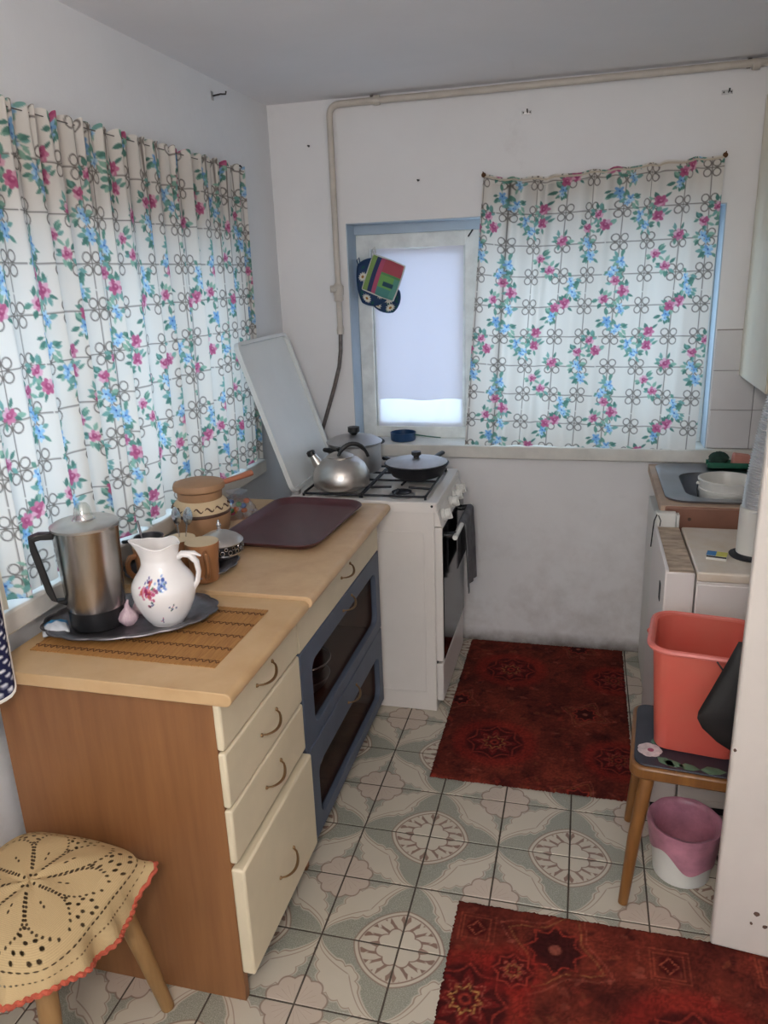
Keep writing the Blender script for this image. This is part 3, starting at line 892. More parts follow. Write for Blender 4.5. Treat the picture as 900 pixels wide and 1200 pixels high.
for sx_ in (SX0 + 0.03, SX1 - 0.006):
    MB().lathe([(0.0001, 0), (0.005, 0), (0.004, 0.003), (0.0001, 0.003)], 10).build('corner_screw', M['black_iron'], ST, (sx_ - ox, SY0 - 0.0055 - oy, SZ - 0.013), (PI / 2, 0, 0))

# towel over the oven door handle
tw = 0.10
sv, su = 70, 22
P = np.zeros((sv, su, 3))
for i in range(sv):
    for j in range(su):
        t, u = i / (sv - 1), j / (su - 1)
        yy = SY0 + 0.315 + (u - 0.5) * 0.225 * (1 + 0.10 * abs(t - 0.45))
        L = (t - 0.40) * 0.50
        wob = 0.006 * math.sin(u * 15 + 1) * min(1, abs(L) * 8)
        if abs(L) < 0.022:
            a = L / 0.022 * PI / 2
            x, z = SX1 + 0.066 + 0.0125 * math.sin(a), 0.688 + 0.0125 * math.cos(a)
        else:
            sg = 1 if L > 0 else -1
            x = SX1 + 0.066 + sg * 0.0135 + (wob + 0.008 * (abs(L) - 0.02) * 4 if sg > 0 else -0.003)
            z = 0.688 - (abs(L) - 0.022) + 0.012 * math.sin(u * 5) * (abs(L) > 0.2)
        P[i, j] = (x, yy, z)
o = grid_obj('dish_towel', P, M['towel'], None, None, 0.004)
tag(o, 'dark grey terry towel hung over the oven door handle', 'towel')

# ------------------------------------------------------------------ printed cloth: small painters on numpy rasters
class Raster:
    """w x h millimetres, 1 px per mm * res, wraps around; sRGB 0..255 + alpha"""
    def __init__(self, w, h, base, res=1.0, wrap=True):
        self.res, self.wrap = res, wrap
        self.W, self.H = int(round(w * res)), int(round(h * res))
        self.a = np.zeros((self.H, self.W, 4))
        self.a[..., :3] = base
        self.a[..., 3] = 1
    def _patch(self, x, y, rad):
        x, y, rad = x * self.res, y * self.res, rad * self.res + 2
        xs = np.arange(int(x - rad), int(x + rad) + 1)
        ys = np.arange(int(y - rad), int(y + rad) + 1)
        if not self.wrap:
            xs = xs[(xs >= 0) & (xs < self.W)]; ys = ys[(ys >= 0) & (ys < self.H)]
        X, Y = np.meshgrid((xs + 0.5) / self.res, (ys + 0.5) / self.res)
        return xs % self.W, ys % self.H, X, Y
    def put(self, xs, ys, m, c, alpha=None):
        if len(xs) == 0 or len(ys) == 0:
            return
        ix = np.ix_(ys, xs)
        m = np.clip(m, 0, 1)[..., None]
        sub = self.a[ix]
        sub[..., :3] = sub[..., :3] * (1 - m) + np.asarray(c, float) * m
        if alpha is not None:
            sub[..., 3:] = sub[..., 3:] * (1 - m) + alpha * m
        self.a[ix] = sub
    def ellipse(self, x, y, rx, ry, ang, c, op=1.0, soft=0.8, alpha=None):
        xs, ys, X, Y = self._patch(x, y, max(rx, ry))
        dx, dy = X - x, Y - y
        u = dx * math.cos(ang) + dy * math.sin(ang); v = -dx * math.sin(ang) + dy * math.cos(ang)
        d = (np.hypot(u / rx, v / ry) - 1) * min(rx, ry)
        self.put(xs, ys, op * np.clip(0.5 - d / soft, 0, 1), c, alpha)
    def ring(self, x, y, r, t, c, op=1.0):
        xs, ys, X, Y = self._patch(x, y, r + t)
        d = np.abs(np.hypot(X - x, Y - y) - r) - t / 2
        self.put(xs, ys, op * np.clip(0.5 - d / 0.8, 0, 1), c)
    def seg(self, x0, y0, x1, y1, t, c, op=1.0, alpha=None):
        xs, ys, X, Y = self._patch((x0 + x1) / 2, (y0 + y1) / 2, math.hypot(x1 - x0, y1 - y0) / 2 + t)
        L2 = (x1 - x0) ** 2 + (y1 - y0) ** 2 + 1e-9
        h = np.clip(((X - x0) * (x1 - x0) + (Y - y0) * (y1 - y0)) / L2, 0, 1)
        d = np.hypot(X - x0 - h * (x1 - x0), Y - y0 - h * (y1 - y0)) - t / 2
        self.put(xs, ys, op * np.clip(0.5 - d / 0.8, 0, 1), c, alpha)
    def leaf(self, x, y, l, w, ang, c, op=1.0):
        xs, ys, X, Y = self._patch(x, y, l)
        dx, dy = X - x, Y - y
        u = (dx * math.cos(ang) + dy * math.sin(ang)) / l; v = (-dx * math.sin(ang) + dy * math.cos(ang)) / w
        m = ((u > 0) & (u < 1) & (np.abs(v) < np.sin(PI * np.clip(u, 0, 1)) ** 0.8 * (1 - 0.35 * u)))
        self.put(xs, ys, op * m.astype(float), c)
    def blur(self):
        a = self.a
        if self.wrap:
            self.a = (a * 4 + np.roll(a, 1, 0) + np.roll(a, -1, 0) + np.roll(a, 1, 1) + np.roll(a, -1, 1)) / 8
    def sample(self, X, Y):
        """X, Y in mm -> linear rgba"""
        fx, fy = X * self.res - 0.5, Y * self.res - 0.5
        x0, y0 = np.floor(fx).astype(int), np.floor(fy).astype(int)
        tx, ty = (fx - x0)[..., None], (fy - y0)[..., None]
        def g(i, j):
            if self.wrap:
                return self.a[j % self.H, i % self.W]
            return self.a[np.clip(j, 0, self.H - 1), np.clip(i, 0, self.W - 1)]
        c = (g(x0, y0) * (1 - tx) + g(x0 + 1, y0) * tx) * (1 - ty) + (g(x0, y0 + 1) * (1 - tx) + g(x0 + 1, y0 + 1) * tx) * ty
        out = np.empty_like(c)
        out[..., :3] = lin(c[..., :3])
        out[..., 3] = c[..., 3]
        return out

def curtain_print():
    CW, CH = 105, 112
    R = Raster(CW * 4, CH * 4, (228, 222, 214))
    rnd = random.Random(3)
    ink = (112, 104, 98)
    def cell(px, py):      # from a sketch grid (78 x 86 per cell) to mm
        return (px - 112) / 78 * CW + 52, (py - 165) / 86 * CH + 56
    for c in range(4):
        x = 52 + c * CW
        R.seg(x, -5, x, CH * 4 + 5, 2.9, ink, 0.95)
    for r in range(4):
        y = 56 + r * CH
        R.seg(-5, y, CW * 4 + 5, y, 2.9, ink, 0.95)
        for c in range(4):
            x = 52 + c * CW
            for sx in (-1, 1):
                for sy in (-1, 1):
                    R.ring(x + sx * 15.5, y + sy * 15.5, 12.2, 3.5, ink, 0.95)
    greens = [(104, 148, 132), (84, 128, 116), (140, 178, 158), (118, 164, 156)]
    def spray(x, y, n, r0, r1):
        for _ in range(n):
            a = rnd.uniform(0, 2 * PI)
            q = rnd.uniform(r0, r1)
            R.seg(x, y, x + q * math.cos(a), y + q * math.sin(a), 1.4, greens[1], 0.8)
            R.leaf(x + q * 0.55 * math.cos(a), y + q * 0.55 * math.sin(a), rnd.uniform(18, 29), rnd.uniform(5, 8.5), a + rnd.uniform(-0.7, 0.7), rnd.choice(greens), 0.95)
    def rose(x, y, s):
        for k in range(7):
            a = k * 2 * PI / 7 + rnd.uniform(-0.2, 0.2)
            R.ellipse(x + 9 * s * math.cos(a), y + 9 * s * math.sin(a), 8.5 * s, 5.5 * s, a + rnd.uniform(-0.5, 0.5), rnd.choice([(204, 128, 156), (186, 100, 134), (224, 172, 190)]))
        R.ellipse(x, y, 8 * s, 7 * s, 0, (176, 86, 122))
        R.ellipse(x + 2 * s, y - 2 * s, 4 * s, 3 * s, 0.5, (212, 140, 164))
        R.ring(x, y, 4.5 * s, 1.4, (150, 66, 104), 0.8)
    def blue(x, y, s):
        for k in range(5):
            a = k * 2 * PI / 5 + rnd.uniform(0, 0.6)
            R.ellipse(x + 8 * s * math.cos(a), y + 8 * s * math.sin(a), 7.5 * s, 4.5 * s, a, rnd.choice([(152, 192, 222), (124, 168, 210), (182, 212, 230)]))
        R.ellipse(x, y, 2.5 * s, 2.5 * s, 0, (60, 92, 160))
    pinks = [(370, 262), (336, 296), (388, 290), (216, 238), (214, 276), (110, 440), (134, 468), (397, 490), (215, 372), (240, 405), (266, 326), (288, 500), (262, 512)]
    blues = [(160, 268), (182, 294), (120, 388), (104, 412), (335, 332), (352, 368), (300, 438), (306, 468), (128, 512), (410, 205), (440, 225), (255, 190)]
    for p in pinks + blues:
        x, y = cell(*p)
        spray(x, y, 8, 18, 36)
    for p in blues:
        x, y = cell(*p); blue(x, y, rnd.uniform(0.95, 1.25))
        blue(x + rnd.uniform(-16, 16), y + rnd.uniform(10, 18), rnd.uniform(0.7, 0.9))
    for p in pinks:
        x, y = cell(*p); rose(x, y, rnd.uniform(0.95, 1.35))
    R.blur()
    return R
CUR = curtain_print()
M['curtain'] = printed('floral_curtain_cotton', 0.95, translucent=0.36)

def gather(s, seed, nf):
    """smooth irregular fold phase"""
    r = np.random.default_rng(seed)
    ph = s * nf * 2 * PI
    for k in range(1, 5):
        ph = ph + r.uniform(0.3, 0.9) * np.sin(2 * PI * k * s * 1.7 + r.uniform(0, 6))
    return ph

# short curtain over the right part of the back window
def curtain_back():
    nu, nv = 400, 420
    s = np.linspace(0, 1, nu)[None, :]; t = np.linspace(0, 1, nv)[:, None]
    topx = np.interp(s, [0, 1], [-0.398, 0.449])
    topz = np.interp(s, [0, 0.12, 0.26, 0.45, 0.7, 1.0], [1.945, 1.930, 1.925, 1.935, 1.945, 1.960])
    botx = np.interp(s, [0, 1], [-0.470, 0.428])
    ph = gather(s, 5, 9)
    amp = (0.006 + 0.010 * np.exp(-t * 5)) * (0.5 + 0.9 * np.exp(-((s - 0.25) / 0.25) ** 2)) + 0.004 * t
    x = topx * (1 - t) + botx * t + 0.004 * np.sin(ph * 0.5 + 1) * (1 - t)
    z = topz * (1 - t) + 0.9105 * t + 0.004 * np.sin(ph + 0.6) * np.exp(-t * 14)
    y = YB - 0.042 + amp * np.sin(ph) + 0.010 * t * np.sin(s * 6)
    y = np.clip(y, YB - 0.075, YB - 0.018)
    y = np.where(t < 0.03, YB - 0.03 + 0.4 * (y - YB + 0.03), y)
    P = np.stack(np.broadcast_arrays(x, y, z), -1)
    u = s * 880 + 0 * t + 14 * np.sin(ph * 0.5) * np.exp(-t * 3) - 60
    v = t * 1015 + 0 * s + 30 - 26 * (s - 0.5)
    cols = CUR.sample(u, v)
    c = thing('floral_curtain', 'short floral curtain hanging over the window above the kitchen floor rug', 'curtain', (0.0, YB - 0.04, 0.91))
    P = P - np.array([0.0, YB - 0.04, 0.91])
    grid_obj('cloth', P, M['curtain'], c, cols)
    pts = [tuple(P[2, i]) for i in range(0, nu, 8)] + [tuple(P[2, -1])]
    MB().tube([(p[0], p[1] - 0.001, p[2] - 0.004) for p in pts], 0.0035, 6).build('hanging_cord', M['beige_hem'], c)
    for i, sg in ((0, -1), (-1, 1)):
        p = P[0, i]
        mb = MB().sphere((p[0], p[1], p[2] - 0.004), 0.009, 8, 6)
        mb.tube([(p[0], p[1], p[2] - 0.004), (p[0] + sg * 0.004, p[1] + 0.01, p[2] + 0.008), (p[0] + sg * 0.006, p[1] + 0.035, p[2] + 0.008)], 0.0022, 6)
        mb.build('knot', M['thread'], c)
curtain_back()

# long curtain over the left window, hung in deep folds
def curtain_left():
    nu, nv = 900, 430
    s = np.linspace(0, 1, nu)[None, :]; t = np.linspace(0, 1, nv)[:, None]
    y0 = np.interp(t, [0, 1], [1.245, 1.268]); y1 = np.interp(t, [0, 0.5, 1], [2.795, 2.78, 2.735])
    ph = gather(s, 11, 17)
    ph2 = gather(s, 23, 38)
    y = y0 * (1 - s) + y1 * s + 0.010 * np.sin(ph + 1.2) * (0.4 + 0.6 * t)
    amp = 0.023 * (0.75 + 0.25 * np.sin(s * 17 + 2))
    xx = amp * (np.sin(ph) * (0.55 + 0.45 * t)) + 0.010 * np.sin(ph2) * np.exp(-t * 7)
    x = XL + 0.036 + xx
    z = 1.985 + 0.006 * np.sin(ph2 + 1) * np.exp(-t * 20) - t * (1.985 - 0.926) + 0.008 * t * np.sin(ph * 0.5) * t
    z = z - 0.0 * s
    z = np.maximum(z, 0.921)
    # left end sags a little onto the sill
    P = np.stack(np.broadcast_arrays(x, y, z), -1)
    dy = np.diff(P[200, :, 1]); dx = np.diff(P[200, :, 0])
    al = np.concatenate([[0], np.cumsum(np.hypot(dx, dy))])
    al = al * (2150 / al[-1])
    u = al[None, :] + 0 * t + 20
    v = t * 1060 + 0 * s + 60
    cols = CUR.sample(u, v)
    hem = (u < 62)
    cols[hem] = np.array(L4((224, 212, 192)))
    c = thing('floral_curtain', 'long floral curtain in deep folds over the window above the worktops', 'curtain', (XL + 0.036, 2.0, 0.92))
    P = P - np.array([XL + 0.036, 2.0, 0.92])
    grid_obj('cloth', P, M['curtain'], c, cols)
    yy = np.linspace(1.26, 2.80, 20)
    MB().tube([(0.002, q - 2.0, 1.985 - 0.92 - 0.012) for q in yy], 0.0014, 6).build('hanging_cord', M['hose'], c)
    MB().tube([(0.0, 2.80 - 2.0, 1.06), (-0.012, 2.803 - 2.0, 1.075), (-0.036, 2.803 - 2.0, 1.075)], 0.003, 6).build('nail', M['wire'], c)
curtain_left()

# thin white cloth fixed over the left casement of the back window
def pane_cloth():
    nu, nv = 60, 90
    s = np.linspace(0, 1, nu)[None, :]; t = np.linspace(0, 1, nv)[:, None]
    x = np.interp(t, [0, 1], [-0.876, -0.870]) * (1 - s) + np.interp(t, [0, 1], [-0.494, -0.502]) * s
    z = 1.700 * (1 - t) + 1.075 * t + 0.004 * np.sin(s * 9)
    y = YB + 0.1105 + 0.0025 * np.sin(s * 14 + t * 3) * (0.3 + t)
    P = np.stack(np.broadcast_arrays(x, y, z), -1)
    o = grid_obj('window_cloth', P, M['white_cloth'], None, None)
    tag(o, 'upper thin white cloth stretched over the uncovered window pane', 'cloth')
    z2 = 1.69 * (1 - t) + 0.955 * t + 0 * s
    y2 = YB + 0.122 + 0.0015 * np.sin(s * 20 + 1) + 0 * t
    x2 = -0.878 + 0.374 * s + 0 * t
    P = np.stack(np.broadcast_arrays(x2, y2, z2), -1)
    o = grid_obj('window_cloth', P, M['white_cloth'], None, None)
    tag(o, 'lower white cloth strip showing brighter at the foot of the bare window pane', 'cloth')
pane_cloth()

# ------------------------------------------------------------------ rugs
M['rug'] = printed('worn_red_pile', 1.0)
def rug_print(w, h, seed):
    R = Raster(w, h, (104, 30, 24), res=0.5, wrap=False)
    rnd = random.Random(seed)
    nz = np.random.default_rng(seed)
    def fbm(cell):
        gh, gw = int(R.H / cell) + 3, int(R.W / cell) + 3
        g = nz.uniform(0, 1, (gh, gw))
        Y, X = np.mgrid[0:R.H, 0:R.W] / cell
        i, j = Y.astype(int), X.astype(int); fy, fx = Y - i, X - j
        fy, fx = fy * fy * (3 - 2 * fy), fx * fx * (3 - 2 * fx)
        return (g[i, j] * (1 - fx) + g[i, j + 1] * fx) * (1 - fy) + (g[i + 1, j] * (1 - fx) + g[i + 1, j + 1] * fx) * fy
    n1, n2 = fbm(40), fbm(12)
    k = np.clip(n1 * 0.7 + n2 * 0.3, 0, 1)[..., None]
    R.a[..., :3] = np.array([60, 22, 19]) * (1 - k) + np.array([122, 50, 36]) * k
    gold, dark, red, rose = (168, 128, 70), (40, 13, 15), (150, 52, 40), (160, 88, 70)
    for _ in range(int(w * h / 1500)):               # busy ground of leaf scrolls and specks
        x, y, a = rnd.uniform(0, w), rnd.uniform(0, h), rnd.uniform(0, 2 * PI)
        R.leaf(x, y, rnd.uniform(14, 46), rnd.uniform(4, 13), a, rnd.choice([dark, dark, red, rose, (92, 34, 26), (130, 70, 44)]), rnd.uniform(0.15, 0.42))
    def star(x, y, r, n, col, op, t=3.0, depth=0.25, ph=0.0):
        pts = []
        for i in range(n * 8):
            a = 2 * PI * i / (n * 8)
            q = r * (1 - depth * abs(math.sin(n * a / 2 + ph)))
            pts.append((x + q * math.cos(a), y + q * math.sin(a)))
        for i in range(len(pts)):
            R.seg(*pts[i], *pts[(i + 1) % len(pts)], t, col, op)
    def medallion(x, y, s, gl=0.5):
        R.ellipse(x, y, 150 * s, 140 * s, 0, (138, 34, 28), 0.5, 30)
        R.ellipse(x, y, 100 * s, 95 * s, 0, dark, 0.65, 14)
        star(x, y, 96 * s, 8, red, 0.55, 6, 0.22)
        for k2 in range(8):
            a = k2 * PI / 4
            R.leaf(x + 20 * s * math.cos(a), y + 20 * s * math.sin(a), 62 * s, 16 * s, a, (112, 28, 26), 0.7)
        star(x, y, 60 * s, 8, rose, 0.45, 3, 0.35)
        star(x, y, 40 * s, 8, gold, gl, 3.5, 0.35, 0.4)
        R.ellipse(x, y, 16 * s, 16 * s, 0, red, 0.8, 4)
        R.ellipse(x, y, 8 * s, 8 * s, 0, dark, 0.8, 3)
    def lattice(x, y, s, gl):
        star(x, y, 120 * s, 4, rose, 0.4, 4, 0.45, 0.8)
        star(x, y, 100 * s, 4, gold, gl, 3, 0.45, 0.8)
        R.ellipse(x, y, 50 * s, 50 * s, 0, dark, 0.7, 10)
        star(x, y, 58 * s, 8, red, 0.7, 5, 0.3)
        R.ellipse(x, y, 12 * s, 12 * s, 0, rose, 0.7, 4)
    return R, medallion, lattice, star, rnd, fbm

def make_rug(name, label, x0, x1, y0, y1, seed, design, step=0.0035, rot=0.0, jag=0.0014, zt=0.007):
    w, h = (x1 - x0), (y1 - y0)
    R, med, lat, star, rnd, fbm = rug_print(w * 1000, h * 1000, seed)
    design(R, med, lat, star, rnd)
    R.a[..., :3] *= (0.80 + 0.4 * fbm(2.2))[..., None]
    nu, nv = int(w / step), int(h / step)
    s = np.linspace(0, 1, nu)[None, :]; t = np.linspace(0, 1, nv)[:, None]
    X = (s * w + 0 * t); Y = (t * h + 0 * s)
    nz = np.random.default_rng(seed)
    e = np.clip(np.minimum(np.minimum(X, w - X), np.minimum(Y, h - Y)) / 0.010, 0, 1)
    Z = 0.0015 + zt * np.sqrt(e) * (0.88 + 0.24 * nz.uniform(0, 1, X.shape)) + 0.0015 * np.sin(X * 7 + seed) * np.sin(Y * 9)
    jx = jag * nz.normal(0, 1, (nv, 1)); jy = jag * nz.normal(0, 1, (1, nu))
    Xj = X + jx * (1 - np.clip(np.minimum(X, w - X) / 0.02, 0, 1)); Yj = Y + jy * (1 - np.clip(np.minimum(Y, h - Y) / 0.02, 0, 1))
    cols = R.sample(X * 1000, Y * 1000)
    cols[..., 3] = 1
    t_ = thing(name, label, 'rug', ((x0 + x1) / 2, (y0 + y1) / 2, 0), rot)
    P = np.stack([Xj - w / 2, Yj - h / 2, Z], -1)
    grid_obj('pile', P, M['rug'], t_, cols)
    b = rrect(-w / 2 + 0.006, w / 2 - 0.006, -h / 2 + 0.006, h / 2 - 0.006, 0.004, 2)
    MB().prism(b, 0.0008, 0.0025).build('backing', M['thread'], t_)
    return t_

def d1(R, med, lat, star, rnd):
    for (x, y) in ((190, 230), (200, 760)):
        med(x, y, 1.0, 0.55)
    for (x, y) in ((500, 470), (470, 990), (480, -20)):
        lat(x, y, 0.8, 0.3)
    for (x, y) in ((610, 200), (610, 740)):
        med(x, y, 0.8, 0.2)
    lat(30, 490, 0.7, 0.2)
def d2(R, med, lat, star, rnd):
    H = R.H / R.res
    lat(255, H - 110, 1.25, 0.45)
    for (x, y) in ((60, H - 85), (520, H - 100), (760, H - 70)):
        for q in (44, 34):
            R.seg(x - q, y - q, x + q, y - q, 3, (150, 70, 50), 0.55); R.seg(x - q, y + q, x + q, y + q, 3, (150, 70, 50), 0.55)
            R.seg(x - q, y - q, x - q, y + q, 3, (150, 70, 50), 0.55); R.seg(x + q, y - q, x + q, y + q, 3, (150, 70, 50), 0.55)
        R.ellipse(x, y, 26, 26, 0, (64, 16, 16), 0.8, 6)
        star(x, y, 22, 4, (160, 84, 60), 0.7, 3, 0.4)
    med(60, H - 290, 1.0, 0.9)
    med(560, H - 330, 1.2, 0.5)
    med(320, H - 420, 0.8, 0.4)
    med(160, H - 190, 0.5, 0.3)
make_rug('kitchen_rug', 'dark red rug lying between the cooker and the back wall', -0.446, 0.208, 2.132, 3.15, 4, d1)
make_rug('kitchen_rug', 'brighter red rug with a straight far edge, nearest the viewer', -0.268, 0.905, 0.62, 1.630, 9, d2, step=0.0042)

# ------------------------------------------------------------------ gas pipe and wall fixings
gp = thing('gas_pipe', 'cream painted gas pipe running under the ceiling and down beside the window', 'pipe', (-0.99, YB - 0.03, 0.95))
gx, gy, gz = -0.99, YB - 0.03, 0.95
def gl(p):
    return (p[0] - gx, p[1] - gy, p[2] - gz)
bend = arc((-0.952, 2.192), 0.038, PI, PI / 2, 6, lambda a, b: gl((a, gy, b)))
MB().tube([gl((-0.990, gy, 1.40))] + bend + [gl((-0.78, gy, 2.231)), gl((-0.6, gy, 2.230)), gl((XR - 0.004, gy, 2.236))], 0.0125, 12).build('pipe', M['pipe_paint'], gp)
for xx in (-0.80, 0.52):
    MB().lathe([(0.017, -0.012), (0.018, 0), (0.017, 0.012)], 12).build('coupling', M['pipe_paint'], gp, gl((xx, gy, 2.231)), (0, PI / 2, 0))
    MB().box(-0.006, 0.006, 0.0, 0.0298, -0.006, 0.020).build('pipe_clip', M['hose'], gp, gl((xx - 0.02, gy, 2.231)))
vv = MB().lathe([(0.014, -0.05), (0.019, -0.045), (0.019, -0.025), (0.022, -0.02), (0.022, 0.012), (0.017, 0.018), (0.013, 0.025)], 14)
vv.build('valve', M['pipe_paint'], gp, gl((-0.990, gy, 1.55)))
MB().tube([(0, 0, 0), (-0.012, -0.030, 0), (-0.02, -0.034, 0)], [0.012, 0.010, 0.008], 10).build('valve_tap', M['pipe_paint'], gp, gl((-0.990, gy, 1.55)))
MB().box(-0.03, -0.012, -0.012, 0.012, -0.012, 0.016).build('valve_lever', M['pipe_paint'], gp, gl((-0.990, gy - 0.01, 1.55)), bevel=0.004)
MB().lathe([(0.015, 0), (0.016, 0.02), (0.013, 0.035), (0.0001, 0.035)], 12).build('hose_nut', M['pipe_paint'], gp, gl((-0.990, gy, 1.37)))
hp = [(-0.990, gy, 1.375), (-0.994, gy, 1.30), (-1.004, gy, 1.235), (-1.03, gy, 1.15), (-1.058, gy, 1.07), (-1.09, gy, 0.98), (-1.12, gy, 0.88), (-1.12, gy - 0.01, 0.78)]
MB().tube([gl(p) for p in hp], 0.0085, 10).build('flexible_hose', M['hose'], gp)

def bracket(x, y, z, side, label):
    t = thing('curtain_bracket', label, 'bracket', (x, y, z), 0)
    if side == 'back':
        MB().box(-0.018, 0.018, -0.003, 0, -0.007, 0.007).build('plate', M['alu_dull'], t, bevel=0.001)
        mb = MB().tube([(0.004, -0.003, 0), (0.004, -0.022, 0.0), (0.004, -0.026, 0.008)], 0.003, 6)
        for sx in (-0.011, 0.013):
            mb.sphere((sx, -0.004, 0), 0.003, 6, 4)
        mb.build('hook', M['wire'], t)
    else:
        MB().box(0, 0.003, -0.008, 0.008, -0.014, 0.014).build('plate', M['alu_dull'], t, bevel=0.001)
        MB().tube([(0.003, 0, 0), (0.03, 0.004, 0.004), (0.048, 0.006, 0.003), (0.05, 0.006, 0.012)], 0.003, 6).build('hook', M['wire'], t)
bracket(-0.242, YB, 2.149, 'back', 'small metal bracket on the back wall above the short curtain')
bracket(0.440, YB, 2.158, 'back', 'small metal bracket on the back wall near the upper cabinet')
bracket(XL, 2.672, 2.199, 'left', 'small metal hook bracket on the left wall above the long curtain')
for (x, z, lb) in ((-1.091, 2.095, 'tiny nail in the back wall left of the gas pipe'), (-0.653, 1.943, 'bent nail in the back wall above the window')):
    o = MB().tube([(0, 0, 0), (0, -0.014, 0.002), (0.008, -0.018, 0.0)], 0.0028, 6).build('wall_nail', M['wire'], None, (x, YB, z))
    tag(o, lb, 'nail')

# ------------------------------------------------------------------ on the cooker
GZ = SZ + 0.0155      # top of the pan supports
kt = thing('kettle', 'round aluminium kettle with black handle standing on the cooker', 'kettle', (-0.865, 2.652, GZ), math.radians(0))
prof = [(0.0001, 0.0), (0.094, 0.0), (0.103, 0.006), (0.106, 0.03), (0.105, 0.055), (0.101, 0.062), (0.100, 0.066), (0.090, 0.086), (0.070, 0.104), (0.048, 0.114), (0.0001, 0.117)]
MB().lathe(prof, 40).build('kettle_body', M['alu'], kt, sharp=50)
MB().lathe([(0.050, 0.112), (0.051, 0.117), (0.03, 0.128), (0.0001, 0.131)], 28).build('kettle_lid', M['alu'], kt)
MB().lathe([(0.006, 0.129), (0.012, 0.136), (0.013, 0.146), (0.0001, 0.150)], 14).build('lid_knob', M['black_plastic'], kt)
MB().tube([(-0.060, -0.02, 0.070), (-0.083, -0.026, 0.095), (-0.094, -0.030, 0.118), (-0.098, -0.031, 0.126)], [0.026, 0.020, 0.014, 0.013], 14).build('spout', M['alu'], kt)
MB().lathe([(0.012, -0.004), (0.016, 0.0), (0.016, 0.014), (0.010, 0.018), (0.0001, 0.018)], 12).build('spout_cap', M['black_plastic'], kt, (-0.100, -0.0315, 0.124), (0, -0.35, 0))
ha = []
for i in range(15):
    t = i / 14
    a = PI * (0.10 + 0.80 * t)
    ha.append((0.040 + 0.060 * math.cos(a) * 0.9 + 0.012, 0.052 * math.cos(a) * 0.5 - 0.01, 0.090 + 0.075 * math.sin(a)))
MB().tube(ha, [0.006] * 3 + [0.0085] * 9 + [0.006] * 3, 10).build('kettle_handle', M['black_plastic'], kt)

pt = thing('stockpot', 'large aluminium stockpot with lid behind the kettle', 'pot', (-0.885, 2.905, GZ), 1.0)
MB().lathe([(0.0001, 0), (0.098, 0), (0.105, 0.008), (0.107, 0.108), (0.111, 0.112), (0.105, 0.113), (0.102, 0.012), (0.0001, 0.010)], 40).build('pot_body', M['alu_dull'], pt)
MB().lathe([(0.111, 0.113), (0.113, 0.118), (0.085, 0.134), (0.04, 0.143), (0.0001, 0.145)], 40).build('pot_lid', M['alu_dull'], pt)
MB().lathe([(0.009, 0.143), (0.016, 0.150), (0.024, 0.157), (0.024, 0.176), (0.0001, 0.180)], 14, sx=1.0).build('lid_knob', M['black_plastic'], pt)
for s in (1, -1):
    MB().tube([(s * 0.104, -0.035, 0.095), (s * 0.128, -0.03, 0.100), (s * 0.136, 0, 0.104), (s * 0.128, 0.03, 0.100), (s * 0.104, 0.035, 0.095)], [0.006, 0.009, 0.010, 0.009, 0.006], 10).build('side_handle', M['black_plastic'], pt)

fp = thing('frying_pan', 'black frying pan with grey domed lid on the cooker', 'pan', (-0.618, 2.845, GZ), 0)
MB().lathe([(0.0001, 0), (0.088, 0), (0.096, 0.004), (0.124, 0.046), (0.127, 0.050), (0.121, 0.050), (0.093, 0.008), (0.0001, 0.006)], 40).build('pan_body', M['black_iron'], fp)
MB().lathe([(0.119, 0.050), (0.121, 0.054), (0.110, 0.058), (0.06, 0.068), (0.0001, 0.071)], 40).build('pan_lid', M['alu_dull'], fp)
MB().lathe([(0.012, 0.070), (0.010, 0.076), (0.019, 0.082), (0.019, 0.094), (0.0001, 0.097)], 14).build('lid_knob', M['black_plastic'], fp)
MB().tube([(0.05, 0.115, 0.044), (0.065, 0.15, 0.05), (0.072, 0.172, 0.052)], [0.011, 0.013, 0.012], 10, squash=0.7).build('pan_handle', M['black_plastic'], fp)
MB().tube([(-0.115, 0.05, 0.046), (-0.14, 0.06, 0.05), (-0.145, 0.052, 0.05)], [0.01, 0.011, 0.01], 10, squash=0.7).build('helper_handle', M['black_plastic'], fp)

# ------------------------------------------------------------------ on the back window sill
ld = thing('dipper', 'small dark blue enamel dipper lying on the back window sill', 'dipper', (-0.755, YB + 0.055, 0.9062), 0)
MB().lathe([(0.0001, 0), (0.050, 0), (0.054, 0.004), (0.056, 0.036), (0.054, 0.036), (0.051, 0.006), (0.0001, 0.005)], 28).build('cup', M['blue_enamel'], ld)
MB().tube([(0.054, -0.004, 0.026), (0.10, -0.012, 0.022), (0.17, -0.022, 0.018)], [0.005, 0.0045, 0.004], 8, squash=0.6).build('handle', M['green_plastic'], ld)

